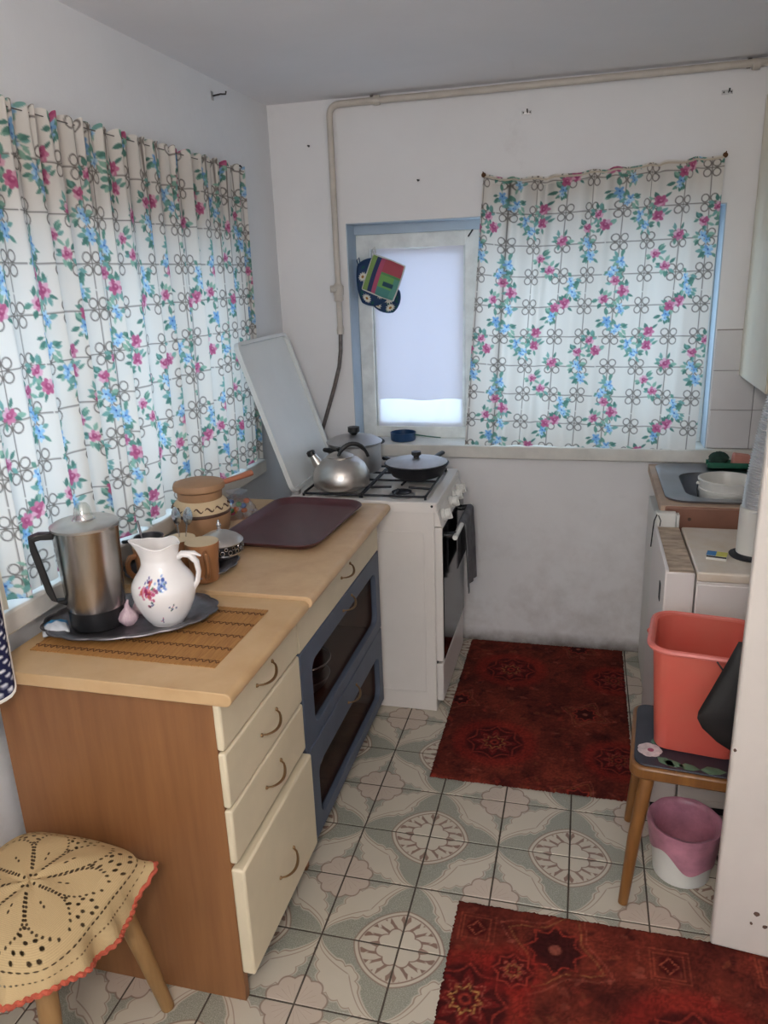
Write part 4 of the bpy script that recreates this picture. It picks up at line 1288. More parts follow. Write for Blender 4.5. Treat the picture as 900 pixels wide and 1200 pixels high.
# pot holders hung on a nail of the window frame
def holder_patch(name, label, W_, H_, raster, cx, y, cz, rot, puff, rd=0.12):
    nu, nv = 70, 70
    s = np.linspace(-0.5, 0.5, nu)[None, :]; t = np.linspace(-0.5, 0.5, nv)[:, None]
    X0, Z0 = s * W_ * np.sqrt(1 - rd * (2 * t) ** 2 / 2), -t * H_ * np.sqrt(1 - rd * (2 * s) ** 2 / 2)
    e = np.clip(np.minimum(0.5 - np.abs(s), 0.5 - np.abs(t)) / 0.08, 0, 1)
    Yf = -0.004 - puff * np.sqrt(e) + 0.004 * np.sin(s * 7) * np.cos(t * 5)
    cols = raster.sample((s + 0.5) * W_ * 1000 + 0 * t, (t + 0.5) * H_ * 1000 + 0 * s)
    c, s_ = math.cos(rot), math.sin(rot)
    X, Z = X0 * c - Z0 * s_, X0 * s_ + Z0 * c
    t_ = thing(name, label, 'pot holder', (cx, y, cz))
    F = np.stack([X, Yf, Z], -1)
    grid_obj('front_cloth', F, M['print_cloth'], t_, cols)
    Bk = F.copy(); Bk[..., 1] = 0.004 - 0.6 * (Yf + 0.004)
    Bk = Bk[:, ::-1]
    bc = np.zeros_like(cols); bc[...] = L4((60, 70, 100))
    grid_obj('back_cloth', Bk, M['print_cloth'], t_, bc)
    edge = [(F[0, i]) for i in range(0, nu, 3)] + [F[j, -1] for j in range(0, nv, 3)] + [F[-1, i] for i in range(nu - 1, -1, -3)] + [F[j, 0] for j in range(nv - 1, -1, -3)]
    MB().tube([(p[0], 0.0, p[2]) for p in edge], 0.0045, 6, True).build('binding', raster.binding, t_)
    top = F[0, 0] if rot < 0 else F[0, 0]
    MB().tube([(top[0], 0, top[2]), (top[0] - 0.006, 0, top[2] + 0.02), (top[0] + 0.004, 0.0, top[2] + 0.03), (top[0] + 0.008, 0, top[2] + 0.005)], 0.0025, 6).build('loop', raster.binding, t_)
    return t_
M['print_cloth'] = printed('printed_cotton', 0.9, bump=0.3)
rs = Raster(150, 150, (200, 60, 90), wrap=False)
def blk(x0, y0, x1, y1, c):
    rs.a[y0:y1, x0:x1, :3] = c
blk(0, 0, 150, 150, (172, 84, 96)); blk(0, 0, 22, 150, (136, 164, 98)); blk(22, 0, 40, 150, (58, 68, 104)); blk(40, 0, 58, 150, (176, 88, 116))
blk(58, 60, 150, 150, (116, 168, 100)); blk(58, 112, 150, 150, (84, 140, 134)); blk(118, 60, 150, 150, (96, 152, 140)); blk(58, 52, 150, 62, (96, 148, 100)); blk(78, 86, 122, 104, (52, 80, 100))
rs.binding = mat('pale_binding', (206, 204, 196), 0.9)
holder_patch('pot_holder', 'square patchwork pot holder in red, green and navy hanging at the window', 0.142, 0.148, rs, -0.818, YB + 0.050, 1.588, math.radians(-22), 0.006)
def daisies(w, h, n, seed):
    r = Raster(w, h, (48, 68, 100), wrap=False)
    rnd = random.Random(seed)
    for _ in range(n * 3):
        r.leaf(rnd.uniform(0, w), rnd.uniform(0, h), 20, 7, rnd.uniform(0, 6), (44, 90, 84))
    for (x, y) in ((w * 0.22, h * 0.35), (w * 0.7, h * 0.16), (w * 0.25, h * 0.85), (w * 0.78, h * 0.8), (w * 0.6, h * 0.5)):
        for k in range(12):
            a = k * PI / 6
            r.leaf(x + 4 * math.cos(a), y + 4 * math.sin(a), 17, 4, a, (226, 222, 206))
        r.ellipse(x, y, 6, 6, 0, (160, 110, 50))
    r.binding = M['blue_enamel']
    return r
holder_patch('pot_holder', 'navy daisy print pot holder hanging behind the patchwork one', 0.130, 0.185, daisies(130, 185, 6, 2), -0.872, YB + 0.076, 1.572, math.radians(5), 0.009, 0.7)
holder_patch('pot_holder', 'small navy daisy print mitt hanging lowest at the window', 0.115, 0.110, daisies(115, 110, 5, 5), -0.820, YB + 0.095, 1.505, math.radians(-20), 0.002, 0.8)

# ------------------------------------------------------------------ worktop: mat, trays and crockery
Z1, Z2 = 0.8225, 0.8325    # worktop surfaces
mt = thing('bamboo_mat', 'brown bamboo slat mat under the nearer metal tray', 'mat', (-0.955, 1.452, Z1))
mw, mh = 0.455, 0.292
ns = 114
sl = MB()
for k in range(ns):
    x0 = -mw / 2 + k * mw / ns
    sl.box(x0 + 0.0007, x0 + mw / ns - 0.0007, -mh / 2 + random.uniform(-0.001, 0.001), mh / 2 + random.uniform(-0.001, 0.001), 0.0, 0.0022 + random.uniform(0, 0.0006))
o = sl.build('slats', M['bamboo'], mt, smooth=False); o['kind'] = 'stuff'
for yy in (-0.125, -0.066, -0.005, 0.056, 0.117):
    n = 232
    MB().tube([(-mw / 2 + mw * i / n, yy + 0.0055 * math.sin(i * 2 * PI / 8), 0.0032) for i in range(n + 1)], 0.0012, 4).build('stitching', M['thread'], mt)
    MB().tube([(-mw / 2, yy + 0.004, 0.003), (mw / 2, yy + 0.004, 0.003)], 0.0007, 4).build('stitching', M['thread'], mt)

def scallop_tray(name, label, x, y, z, a, b, rot, lobes=16):
    t = thing(name, label, 'tray', (x, y, z), rot)
    def sc(r, zz, th):
        e = max(0.0, (r - 0.70) / 0.30)
        return r * (1 + 0.035 * e * (abs(math.sin(lobes * th / 2)) - 0.4))
    prof = [(0.0001, 0.0), (0.70, 0.0), (0.74, 0.002), (0.80, 0.010), (0.90, 0.013), (0.985, 0.016), (1.0, 0.0185), (0.985, 0.0195), (0.90, 0.0160), (0.81, 0.0130), (0.75, 0.0045), (0.70, 0.0025), (0.0001, 0.0025)]
    MB().lathe(prof, 128, sx=a, sy=b, mod=sc).build('tray_body', M['pewter'], t, sharp=60)
    pts = [(a * 1.012 * sc(1, 0, th) / 1.0 * math.cos(th), b * 1.012 * sc(1, 0, th) * math.sin(th), 0.018) for th in [2 * PI * k / 128 for k in range(128)]]
    MB().tube(pts, 0.0028, 6, True).build('rim', M['pewter'], t)
    return t
MZ = Z1 + 0.0042
scallop_tray('metal_tray', 'oval scalloped pewter tray on the bamboo mat under the percolator', -1.028, 1.478, MZ, 0.198, 0.128, math.radians(24))
scallop_tray('metal_tray', 'scalloped pewter tray holding the brown mugs and silver bowl', -1.068, 1.800, Z2, 0.152, 0.140, math.radians(15))
TZ1, TZ2 = MZ + 0.003, Z2 + 0.003

pc = thing('percolator', 'brushed steel coffee percolator with black base and handle on the metal tray', 'percolator', (-1.100, 1.452, TZ1), math.radians(0))
MB().lathe([(0.0001, 0), (0.060, 0), (0.064, 0.004), (0.0655, 0.048), (0.0001, 0.048)], 40).build('base', M['black_plastic'], pc)
def spoutmod(r, z, a):
    d = (a - math.radians(8) + PI) % (2 * PI) - PI
    k = max(0, (z - 0.19) / 0.06)
    return r * (1 + 0.10 * k * math.exp(-(d / 0.22) ** 2))
MB().lathe([(0.065, 0.048), (0.066, 0.053), (0.0735, 0.242), (0.0755, 0.246), (0.072, 0.246)], 64, mod=spoutmod).build('jug_wall', M['steel'], pc, sharp=70)
MB().lathe([(0.0755, 0.244), (0.0765, 0.250), (0.068, 0.255), (0.028, 0.260), (0.0001, 0.260)], 48).build('lid', M['alu'], pc)
MB().lathe([(0.020, 0.258), (0.024, 0.262), (0.021, 0.270), (0.018, 0.288), (0.012, 0.297), (0.0001, 0.300)], 20).build('glass_knob', M['clear'], pc)
MB().lathe([(0.024, 0.2575), (0.027, 0.259), (0.024, 0.263), (0.0001, 0.263)], 20).build('knob_collar', M['chrome'], pc)
hd = Vector((-0.76, -0.65, 0)).normalized(); sd = Vector((hd.y, -hd.x, 0))
def strip(pts, w, th):
    mb = MB(); vs = []
    for (r, z, dr_, dz_) in pts:
        c = hd * r + Vector((0, 0, z)); nn = Vector((hd.x * dr_, hd.y * dr_, dz_))
        vs += [c + sd * w - nn * th, c - sd * w - nn * th, c - sd * w + nn * th, c + sd * w + nn * th]
    fs = [(i * 4 + k, i * 4 + (k + 1) % 4, i * 4 + 4 + (k + 1) % 4, i * 4 + 4 + k) for i in range(len(pts) - 1) for k in range(4)]
    fs += [(3, 2, 1, 0), tuple(len(vs) - 4 + k for k in range(4))]
    return mb.add(vs, fs)
strip([(0.069, 0.232, 0, 1), (0.098, 0.236, 0.1, 1), (0.116, 0.232, 0.7, 0.7), (0.114, 0.205, 1, 0.1), (0.096, 0.10, 1, 0.1), (0.089, 0.075, 0.8, 0.5), (0.064, 0.068, 0.2, 1)], 0.011, 0.008).build('handle', M['black_plastic'], pc, bevel=0.003)

# porcelain jug with painted flowers
jx, jy = -0.940, 1.492
jg = thing('milk_jug', 'white porcelain jug with painted flower posy on the metal tray', 'jug', (jx, jy, TZ1))
zs = [0.0, 0.003, 0.012, 0.03, 0.055, 0.075, 0.092, 0.105, 0.118, 0.13, 0.145, 0.160, 0.175, 0.188, 0.197]
rsj = [0.037, 0.041, 0.048, 0.058, 0.068, 0.073, 0.0745, 0.071, 0.063, 0.054, 0.046, 0.0425, 0.044, 0.047, 0.050]
nv, nu = 130, 200
zz = np.linspace(0, 1, nv) * 0.197
rr = np.interp(zz, zs, rsj)
for _ in range(3):
    rr = np.convolve(np.pad(rr, 2, mode='edge'), np.ones(5) / 5, 'valid')
th = np.linspace(0, 2 * PI, nu, endpoint=False)
TH, ZZ = np.meshgrid(th, zz)
RR = rr[:, None] + 0 * TH
RR = RR * (1 + 0.018 * np.exp(-((ZZ - 0.06) / 0.035) ** 2) * np.abs(np.cos(4 * TH)))
dsp = (TH - math.radians(205) + PI) % (2 * PI) - PI
k = np.clip((ZZ - 0.145) / 0.052, 0, 1)
RR = RR * (1 + 0.42 * k ** 1.3 * np.exp(-(dsp / 0.35) ** 2)) * (1 - 0.05 * k)
Zt = ZZ + 0.010 * k * np.exp(-(dsp / 0.5) ** 2) - 0.006 * k * np.cos(2 * dsp) ** 2 * (np.abs(dsp) > 0.8)
P = np.stack([RR * np.cos(TH), RR * np.sin(TH), Zt], -1)
JR = Raster(2 * PI * 80, 200, (242, 239, 238), wrap=True)
def jc(deg, z):
    return math.radians(deg) * 80, 200 - z * 1000
rnd = random.Random(12)
def posy(deg, z, pal, n, sp, s):
    x, y = jc(deg, z)
    for _ in range(n):
        JR.ellipse(x + rnd.gauss(0, sp), y + rnd.gauss(0, sp), rnd.uniform(2.2, 4.5) * s, rnd.uniform(1.8, 3.2) * s, rnd.uniform(0, 3), rnd.choice(pal), 0.9)
posy(276, 0.108, [(90, 130, 90), (60, 100, 80)], 12, 14, 1.0)
posy(270, 0.100, [(176, 70, 110), (140, 40, 84), (206, 130, 160), (190, 90, 80)], 46, 11, 1.4)
posy(298, 0.115, [(96, 124, 190), (60, 84, 160), (150, 176, 220)], 26, 9, 1.2)
posy(265, 0.122, [(90, 90, 150), (120, 140, 190)], 7, 6, 0.9)
posy(312, 0.060, [(70, 80, 130), (60, 100, 80), (176, 70, 110)], 8, 4.5, 0.7)
posy(276, 0.075, [(70, 80, 130), (60, 100, 80)], 6, 3.5, 0.7)
posy(290, 0.022, [(70, 80, 130), (176, 70, 110)], 6, 3.5, 0.7)
cols = JR.sample(TH * 80, 200 - ZZ * 1000)
M['jug_print'] = printed('painted_porcelain', 0.14)
M['jug_print'].node_tree.nodes['Principled BSDF'].inputs['Specular IOR Level'].default_value = 0.5
grid_obj('jug_body', P, M['jug_print'], jg, cols, close_u=True)
Pi = P[::-6].copy(); Pi[..., 0] *= 0.955; Pi[..., 1] *= 0.955
Pi[-1, :, 0:2] *= 0.05; Pi[-1, :, 2] = 0.006
Pi[0, :, 2] += 0.001
grid_obj('jug_inside', Pi, M['porcelain'], jg, None, close_u=True)
MB().lathe([(0.0001, 0), (0.039, 0.0), (0.039, 0.004), (0.0001, 0.004)], 36).build('foot', M['porcelain'], jg)
rp = [tuple(P[-1, i]) for i in range(0, nu, 2)]
MB().tube([(p[0] * 0.98, p[1] * 0.98, p[2]) for p in rp], 0.0022, 6, True).build('lip', M['porcelain'], jg)
ca, sa = math.cos(math.radians(12)), math.sin(math.radians(12))
hp = [(0.040, 0.158), (0.052, 0.168), (0.070, 0.166), (0.084, 0.148), (0.087, 0.124), (0.082, 0.100), (0.070, 0.082)]
MB().tube([(r * ca, r * sa, z) for r, z in hp], [0.009, 0.010, 0.0105, 0.0085, 0.0075, 0.0075, 0.008], 12, squash=0.8).build('jug_handle', M['porcelain'], jg)
MB().tube([(0.056 * ca, 0.056 * sa, 0.172), (0.080 * ca, 0.080 * sa, 0.170), (0.096 * ca, 0.096 * sa, 0.162)], [0.006, 0.008, 0.003], 10, squash=0.6).build('thumb_leaf', M['porcelain'], jg)

# sachets and garlic on the near tray
def sachet(name, label, x, y, z, rot, w, h, cols_):
    t = thing(name, label, 'sachet', (x, y, z), rot)
    nu = nv = 16
    s = np.linspace(-0.5, 0.5, nu)[None, :]; q = np.linspace(-0.5, 0.5, nv)[:, None]
    pf = 0.018 * np.cos(PI * s) ** 0.5 * np.cos(PI * q) ** 0.5
    P = np.stack(np.broadcast_arrays(s * w, q * h, 0.002 + pf + 0.002 * np.sin(s * 17) * np.cos(q * 13) * np.cos(PI * s)), -1)
    c = np.zeros((nv, nu, 4)); c[...] = L4(cols_[0])
    c[nv // 2:, :] = L4(cols_[1])
    grid_obj('front_foil', P, M['sachet'], t, c)
    P2 = P.copy()[:, ::-1]; P2[..., 2] = 0.001
    grid_obj('back_foil', P2, M['foil'], t)
M['sachet'] = printed('printed_foil', 0.3)
sachet('sachet', 'blue topped foil sachet lying on the metal tray beside the percolator', -1.176, 1.390, TZ1 + 0.0045, 0.7, 0.058, 0.070, [(200, 204, 210), (60, 140, 190)])
sachet('sachet', 'dark blue foil sachet lying behind the percolator handle on the tray', -1.145, 1.52, TZ1 + 0.004, -0.6, 0.06, 0.06, [(40, 44, 78), (60, 60, 100)])
for (x, y, r, lb) in ((-1.022, 1.455, 0.024, 'garlic bulb leaning against the white jug on the tray'), (-1.030, 1.518, 0.019, 'smaller garlic bulb behind the first one on the tray')):
    g = thing('garlic_bulb', lb, 'garlic', (x, y, TZ1))
    MB().lathe([(0.0001, 0.001), (r * 0.5, 0.0), (r * 0.95, r * 0.5), (r, r * 0.85), (r * 0.75, r * 1.35), (r * 0.3, r * 1.75), (r * 0.18, r * 2.2), (0.0001, r * 2.25)], 28, mod=lambda q, z, a: q * (0.9 + 0.1 * abs(math.cos(4 * a)))).build('bulb', M['garlic'], g)
    MB().tube([(0, 0, r * 2.1), (0.003, 0.002, r * 2.6)], [r * 0.18, r * 0.10], 8).build('stem', M['garlic'], g)

# mugs and bowls on the far tray
def mug(label, x, y, r, h, rot, m, inner=None, z=TZ2):
    t = thing('mug', label, 'mug', (x, y, z), rot, 'brown clay mugs on the far tray')
    MB().lathe([(0.0001, 0), (r * 0.80, 0), (r * 0.83, 0.004), (r * 0.86, h * 0.5), (r, h - 0.003), (r * 0.985, h), (r * 0.94, h - 0.002), (r * 0.80, h * 0.5), (r * 0.74, 0.008), (0.0001, 0.007)], 32).build('mug_body', m, t)
    MB().lathe([(r * 0.965, h + 0.0005), (r * 0.93, h - 0.003), (r * 0.795, h * 0.5), (r * 0.735, 0.0085), (0.0001, 0.0078)], 32).build('glazed_inside', M['clay_cream'], t)
    hp = [(r * 0.92, h * 0.80), (r * 1.30, h * 0.80), (r * 1.52, h * 0.66), (r * 1.48, h * 0.42), (r * 1.22, h * 0.24), (r * 0.86, h * 0.18)]
    MB().tube([(a, 0, b) for a, b in hp], [0.006, 0.0065, 0.006, 0.006, 0.006, 0.0065], 8, squash=1.3).build('mug_handle', m, t)
    return t
mug('brown clay mug standing nearest, its handle towards the viewer', -0.966, 1.738, 0.046, 0.106, math.radians(-54), M['brown_mug'])
mug('brown clay mug holding upright spoons behind the nearest mug', -1.062, 1.795, 0.043, 0.092, math.radians(120), M['brown_mug'])
mug('brown clay mug half hidden behind the white jug, handle turned left', -1.112, 1.716, 0.044, 0.096, math.radians(-118), M['brown_mug'])
def spoon(label, x, y, z, dx, dy, L):
    t = thing('spoon', label, 'spoon', (x, y, z))
    d = Vector((dx, dy, 1)).normalized()
    MB().tube([d * 0, d * (L * 0.6), d * (L * 0.72)], [0.0022, 0.0022, 0.003], 8).build('stem', M['chrome'], t)
    mb = MB()
    s = d.cross(Vector((0.3, 1, 0))).normalized(); n_ = d.cross(s)
    vs, fs = [], []
    for i in range(9):
        q = i / 8
        wv = 0.018 * math.sin(PI * (0.08 + 0.86 * q)) ** 0.7
        c = d * (L * 0.70 + q * L * 0.30)
        dp = n_ * (0.006 * math.sin(PI * q))
        vs += [c - s * wv, c + dp, c + s * wv, c + dp - n_ * 0.0015]
    for i in range(8):
        a = i * 4
        fs += [(a, a + 1, a + 5, a + 4), (a + 1, a + 2, a + 6, a + 5), (a + 2, a + 3, a + 7, a + 6), (a + 3, a, a + 4, a + 7)]
    mb.add(vs, fs + [(0, 3, 2, 1), (32, 33, 34, 35)]).build('bowl', M['chrome'], t)
spoon('spoon standing upright in the mug, bowl leaning left', -1.060, 1.795, TZ2 + 0.010, -0.07, 0.05, 0.168)
spoon('spoon standing in the mug, bowl leaning right', -1.062, 1.797, TZ2 + 0.012, 0.16, 0.10, 0.166)
o = MB().tube([(0, 0, 0), (-0.022, 0.012, 0.07), (-0.046, 0.028, 0.145)], [0.003, 0.003, 0.0035], 8).build('stirring_stick', M['pewter'], None, (-1.106, 1.712, TZ2 + 0.010))
tag(o, 'thin dark stick leaning out of the mug behind the jug', 'stick')
sp_ = thing('saucepan', 'small dark metal saucepan on the far tray behind the percolator', 'pan', (-1.166, 1.806, TZ2), 0)
MB().lathe([(0.0001, 0), (0.033, 0), (0.036, 0.004), (0.038, 0.085), (0.041, 0.088), (0.037, 0.087), (0.034, 0.006), (0.0001, 0.005)], 32).build('pan_body', M['pewter'], sp_)
MB().tube([(0.0, -0.036, 0.082), (-0.004, -0.065, 0.098), (-0.010, -0.105, 0.106)], [0.007, 0.009, 0.008], 8, squash=0.6).build('pan_handle', M['black_plastic'], sp_)

sb = thing('sugar_bowl', 'silver sugar bowl with pierced band and finial lid on the far tray', 'bowl', (-0.988, 1.884, TZ2))
sb.scale = (0.9, 0.9, 0.95)
MB().lathe([(0.0001, 0), (0.035, 0), (0.038, 0.004), (0.062, 0.016), (0.070, 0.026), (0.070, 0.030)], 40).build('bowl_foot', M['chrome'], sb)
MB().lathe([(0.069, 0.029), (0.070, 0.060), (0.066, 0.060), (0.065, 0.030)], 40).build('dark_liner', M['black_plastic'], sb)
fil = MB()
for k in range(18):
    a = 2 * PI * k / 18
    for (da, z0, rr_) in ((0, 0.0385, 0.0065), (PI / 18, 0.050, 0.0050)):
        c = Vector((0.0712 * math.cos(a + da), 0.0712 * math.sin(a + da), z0))
        tdir = Vector((-math.sin(a + da), math.cos(a + da), 0))
        fil.tube([c + tdir * rr_ * math.cos(q) + Vector((0, 0, rr_ * math.sin(q))) for q in [2 * PI * j / 10 for j in range(10)]], 0.0013, 5, True)
fil.build('pierced_band', M['chrome'], sb)
MB().lathe([(0.0715, 0.057), (0.073, 0.060), (0.071, 0.063), (0.060, 0.072), (0.035, 0.085), (0.012, 0.092), (0.0001, 0.093)], 40).build('lid', M['alu'], sb)
MB().lathe([(0.010, 0.091), (0.004, 0.098), (0.007, 0.105), (0.008, 0.110), (0.004, 0.117), (0.003, 0.124), (0.0001, 0.126)], 14).build('finial', M['chrome'], sb)

# clay bean pot with carved band and two lids
cpx, cpy = -1.126, 2.048
cp_ = thing('clay_pot', 'tan clay pot with carved cream band and wooden lid behind the mugs', 'pot', (cpx, cpy, Z2))
MB().lathe([(0.0001, 0), (0.062, 0), (0.066, 0.004), (0.082, 0.040), (0.088, 0.075), (0.087, 0.092)], 44).build('pot_belly', M['clay'], cp_)
MB().lathe([(0.0885, 0.090), (0.0905, 0.094), (0.0885, 0.100)], 44).build('pot_ring', M['clay_mark'], cp_)
MB().lathe([(0.0885, 0.099), (0.087, 0.108), (0.079, 0.124), (0.071, 0.133), (0.067, 0.136)], 44).build('pot_shoulder', M['clay_cream'], cp_)
car = MB()
for k in range(16):
    a0 = 2 * PI * k / 16
    pts = []
    for j in range(12):
        q = j / 11
        a = a0 + 0.33 * (q - 0.5)
        z = 0.115 + 0.0055 * math.sin(q * 2 * PI)
        r = np.interp(z, [0.108, 0.124], [0.087, 0.079]) + 0.0008
        pts.append((r * math.cos(a), r * math.sin(a), z))
    car.tube(pts, [0.0008 + 0.002 * math.sin(PI * j / 11) for j in range(12)], 6)
car.build('carved_scrolls', M['clay_mark'], cp_)
MB().lathe([(0.066, 0.134), (0.067, 0.140), (0.068, 0.158), (0.066, 0.161), (0.0001, 0.161)], 44).build('pot_neck', M['clay'], cp_)
ld_ = MB().lathe([(0.0001, 0.161), (0.070, 0.161), (0.0775, 0.166), (0.0785, 0.175), (0.075, 0.184), (0.05, 0.191), (0.0001, 0.193)], 44).build('pot_lid', M['clay'], cp_)
MB().tube([(0.062, 0.035, 0.176), (0.095, 0.075, 0.182), (0.125, 0.115, 0.188)], [0.010, 0.011, 0.012], 10, squash=0.8).build('lid_handle', mat('terracotta_handle', (178, 112, 84), 0.5), ld_)

# maroon serving tray
mtx, mty = -0.889, 2.222
mr = thing('serving_tray', 'maroon plastic serving tray on the worktop next to the cooker', 'tray', (mtx, mty, Z2), math.radians(-3))
lo = [(0.165, 0.222, 0.05, 0.0), (0.145, 0.227, 0.055, 0.004), (0.186, 0.243, 0.07, 0.020), (0.165, 0.247, 0.074, 0.0215), (0.165, 0.247, 0.074, 0.0185)]
li = [(0.159, 0.241, 0.068, 0.0175), (0.168, 0.225, 0.053, 0.004), (0.137, 0.219, 0.047, 0.003)]
loops = [[(a, b, z) for a, b in rrect(-hx, hx, -hy, hy, r, 6)] for hx, hy, r, z in [lo[0], lo[1], lo[4], lo[3], lo[2]][:3]]
seq = [(0.137, 0.219, 0.047, 0.0), (0.145, 0.227, 0.055, 0.003), (0.159, 0.241, 0.069, 0.018), (0.165, 0.247, 0.075, 0.019), (0.165, 0.247, 0.075, 0.0215), (0.159, 0.241, 0.069, 0.0215), (0.144, 0.226, 0.054, 0.006), (0.135, 0.217, 0.045, 0.003)]
vs = []
for hx, hy, r, z in seq:
    vs += [(a, b, z) for a, b in rrect(-hx, hx, -hy, hy, r, 6)]
n = 28
fs = [(i * n + k, i * n + (k + 1) % n, (i + 1) * n + (k + 1) % n, (i + 1) * n + k) for i in range(len(seq) - 1) for k in range(n)]
fs += [tuple(range(n))[::-1], tuple(range((len(seq) - 1) * n, len(seq) * n))]
MB().add(vs, fs).build('tray_body', M['maroon'], mr, sharp=30)

# cellophane twist of sweets on the tray corner
cb = thing('sweet_bag', 'clear cellophane bag of colourful sweets behind the clay pot', 'bag', (-1.122, 2.29, Z2), 0.5)
rnd = random.Random(4)
for k in range(11):
    c = rnd.choice([(196, 70, 110), (226, 170, 60), (70, 110, 180), (90, 150, 80), (150, 60, 130), (230, 120, 60)])
    MB().sphere((rnd.uniform(-0.035, 0.035), rnd.uniform(-0.03, 0.03), 0.013 + 0.016 * (k % 3)), 0.011, 10, 6, 0.8).build('sweet', mat('sweet_wrapper', c, 0.25), cb)
MB().lathe([(0.0001, 0), (0.05, 0.0), (0.062, 0.012), (0.055, 0.035), (0.04, 0.058), (0.012, 0.068), (0.03, 0.082), (0.036, 0.088)], 28, mod=lambda q, z, a: q * (1 + 0.12 * math.sin(5 * a + z * 90))).build('cellophane', pane_mat('cellophane', (0.92, 0.9, 0.94), 0.22, 0.12), cb)

# ------------------------------------------------------------------ right side: boiler, sink unit, upper cabinet
BX0, BX1, BY0_, BY1_, BZ = 0.240, 0.86, 2.105, 2.505, 0.790
bo = thing('gas_boiler', 'white enamel gas boiler with rust stained top beside the sink', 'boiler', ((BX0 + BX1) / 2, (BY0_ + BY1_) / 2, 0))
ox, oy = (BX0 + BX1) / 2, (BY0_ + BY1_) / 2
XS = 0.322
MB().box(BX0 - ox, XS - 0.003 - ox, BY0_ - oy, BY1_ - oy, 0.03, BZ - 0.004).build('side_unit', M['boiler'], bo, bevel=0.005)
MB().box(BX0 + 0.010 - ox, XS - 0.006 - ox, BY0_ + 0.004 - oy, BY1_ - 0.004 - oy, BZ - 0.006, BZ - 0.002).build('rusty_top', M['rust'], bo, bevel=0.001)
sidewall = MB().box(BX0 - ox, BX0 + 0.010 - ox, BY0_ + 0.002 - oy, BY1_ - oy, BZ - 0.01, BZ + 0.003).build('top_lip', M['boiler'], bo, bevel=0.002)
MB().box(BX0 - 0.002 - ox, BX0 + 0.002 - ox, BY0_ + 0.085 - oy, BY0_ + 0.115 - oy, 0.66, 0.715).build('side_slot', M['black_iron'], bo, bevel=0.001)
MB().box(XS + 0.001 - ox, BX1 - ox, BY0_ + 0.008 - oy, BY1_ - oy, 0.03, BZ - 0.03).build('body', M['boiler'], bo, bevel=0.004)
MB().box(XS + 0.001 - ox, BX1 - ox, BY0_ + 0.0 - oy, BY1_ - oy, BZ - 0.028, BZ).build('top_plate', M['yellowed'], bo, bevel=0.005)
MB().box(XS + 0.001 - ox, BX1 - ox, BY0_ - 0.002 - oy, BY0_ + 0.010 - oy, 0.40, BZ - 0.034).build('front_panel', M['boiler'], bo, bevel=0.003)
MB().box(XS + 0.001 - ox, BX1 - ox, BY0_ - 0.002 - oy, BY0_ + 0.010 - oy, 0.06, 0.392).build('front_panel', M['boiler'], bo, bevel=0.003)
MB().box(BX0 + 0.01 - ox, BX1 - 0.01 - ox, BY0_ + 0.02 - oy, BY1_ - 0.02 - oy, 0.0, 0.03).build('plinth', M['black_iron'], bo)
MB().lathe([(0.062, 0), (0.064, 0.003), (0.052, 0.005), (0.050, 0.012), (0.0001, 0.012)], 30, (0.49 - ox, 2.262 - oy, BZ)).build('flue_collar', M['black_iron'], bo)
MB().lathe([(0.020, 0), (0.020, 0.012), (0.016, 0.016), (0.0001, 0.016)], 18, (0.487 - ox, 2.150 - oy, BZ)).build('knob', M['black_plastic'], bo)

fl_ = thing('flue_pipe', 'white flue stub with silver corrugated foil duct rising from the boiler', 'duct', (0.490, 2.262, BZ + 0.012))
MB().lathe([(0.046, 0.0), (0.046, 0.135)], 28).build('flue_stub', M['white_plastic'], fl_)
path, nseg = [], 320
for i in range(nseg + 1):
    q = i / nseg
    path.append(Vector((0.012 + 0.10 * q ** 1.6 + 0.17 * max(0, q - 0.7) ** 1.2, 0.02 * q, 0.125 + 0.60 * q)))
rad = [0.051 + 0.0035 * math.sin(i * PI * 0.5) for i in range(nseg + 1)]
MB().tube(path, rad, 26).build('foil_duct', M['foil'], fl_, sharp=80)

mbx = thing('matchbox', 'blue and yellow matchbox lying on the boiler top', 'matchbox', (0.389, 2.225, BZ), math.radians(-14))
MB().box(-0.027, 0.027, -0.018, 0.018, 0.0, 0.0135).build('sleeve', M['white_plastic'], mbx, bevel=0.0006)
MB().box(-0.0272, -0.002, -0.0182, 0.0182, 0.0133, 0.0142).build('blue_label', mat('match_blue', (52, 120, 178), 0.5), mbx)
MB().box(-0.002, 0.0272, -0.0182, 0.0182, 0.0133, 0.0142).build('yellow_label', mat('match_yellow', (196, 190, 84), 0.5), mbx)
MB().box(-0.0265, 0.0265, -0.0186, -0.018, 0.0075, 0.0125).build('striking_strip', M['black_iron'], mbx)

# sink unit in the corner
su_ = thing('sink_unit', 'brown edged sink unit with steel basin in the back right corner', 'sink', (0.59, 2.86, 0))
ox, oy = 0.59, 2.86
UX0, UX1, UY0, UY1, UZ = 0.262, XR - 0.002, 2.556, YB - 0.035, 0.846
MB().box(UX0 + 0.01 - ox, UX1 - ox, UY0 + 0.02 - oy, UY1 - oy, 0, UZ - 0.13).build('carcass', M['white_plastic'], su_, bevel=0.003)
ct = MB()
HX0, HX1, HY0, HY1 = 0.355, 0.80, 2.655, 3.02
outer = [(UX0, UY0), (UX1, UY0), (UX1, UY1), (UX0, UY1)]
ct.box(UX0 - ox, HX0 - ox, UY0 - oy, UY1 - oy, UZ - 0.03, UZ - 0.002)
ct.box(HX1 - ox, UX1 - ox, UY0 - oy, UY1 - oy, UZ - 0.03, UZ - 0.002)
ct.box(HX0 - ox, HX1 - ox, UY0 - oy, HY0 - oy, UZ - 0.03, UZ - 0.002)
ct.box(HX0 - ox, HX1 - ox, HY1 - oy, UY1 - oy, UZ - 0.03, UZ - 0.002)
ct.build('counter', M['sink_top'], su_, smooth=False)
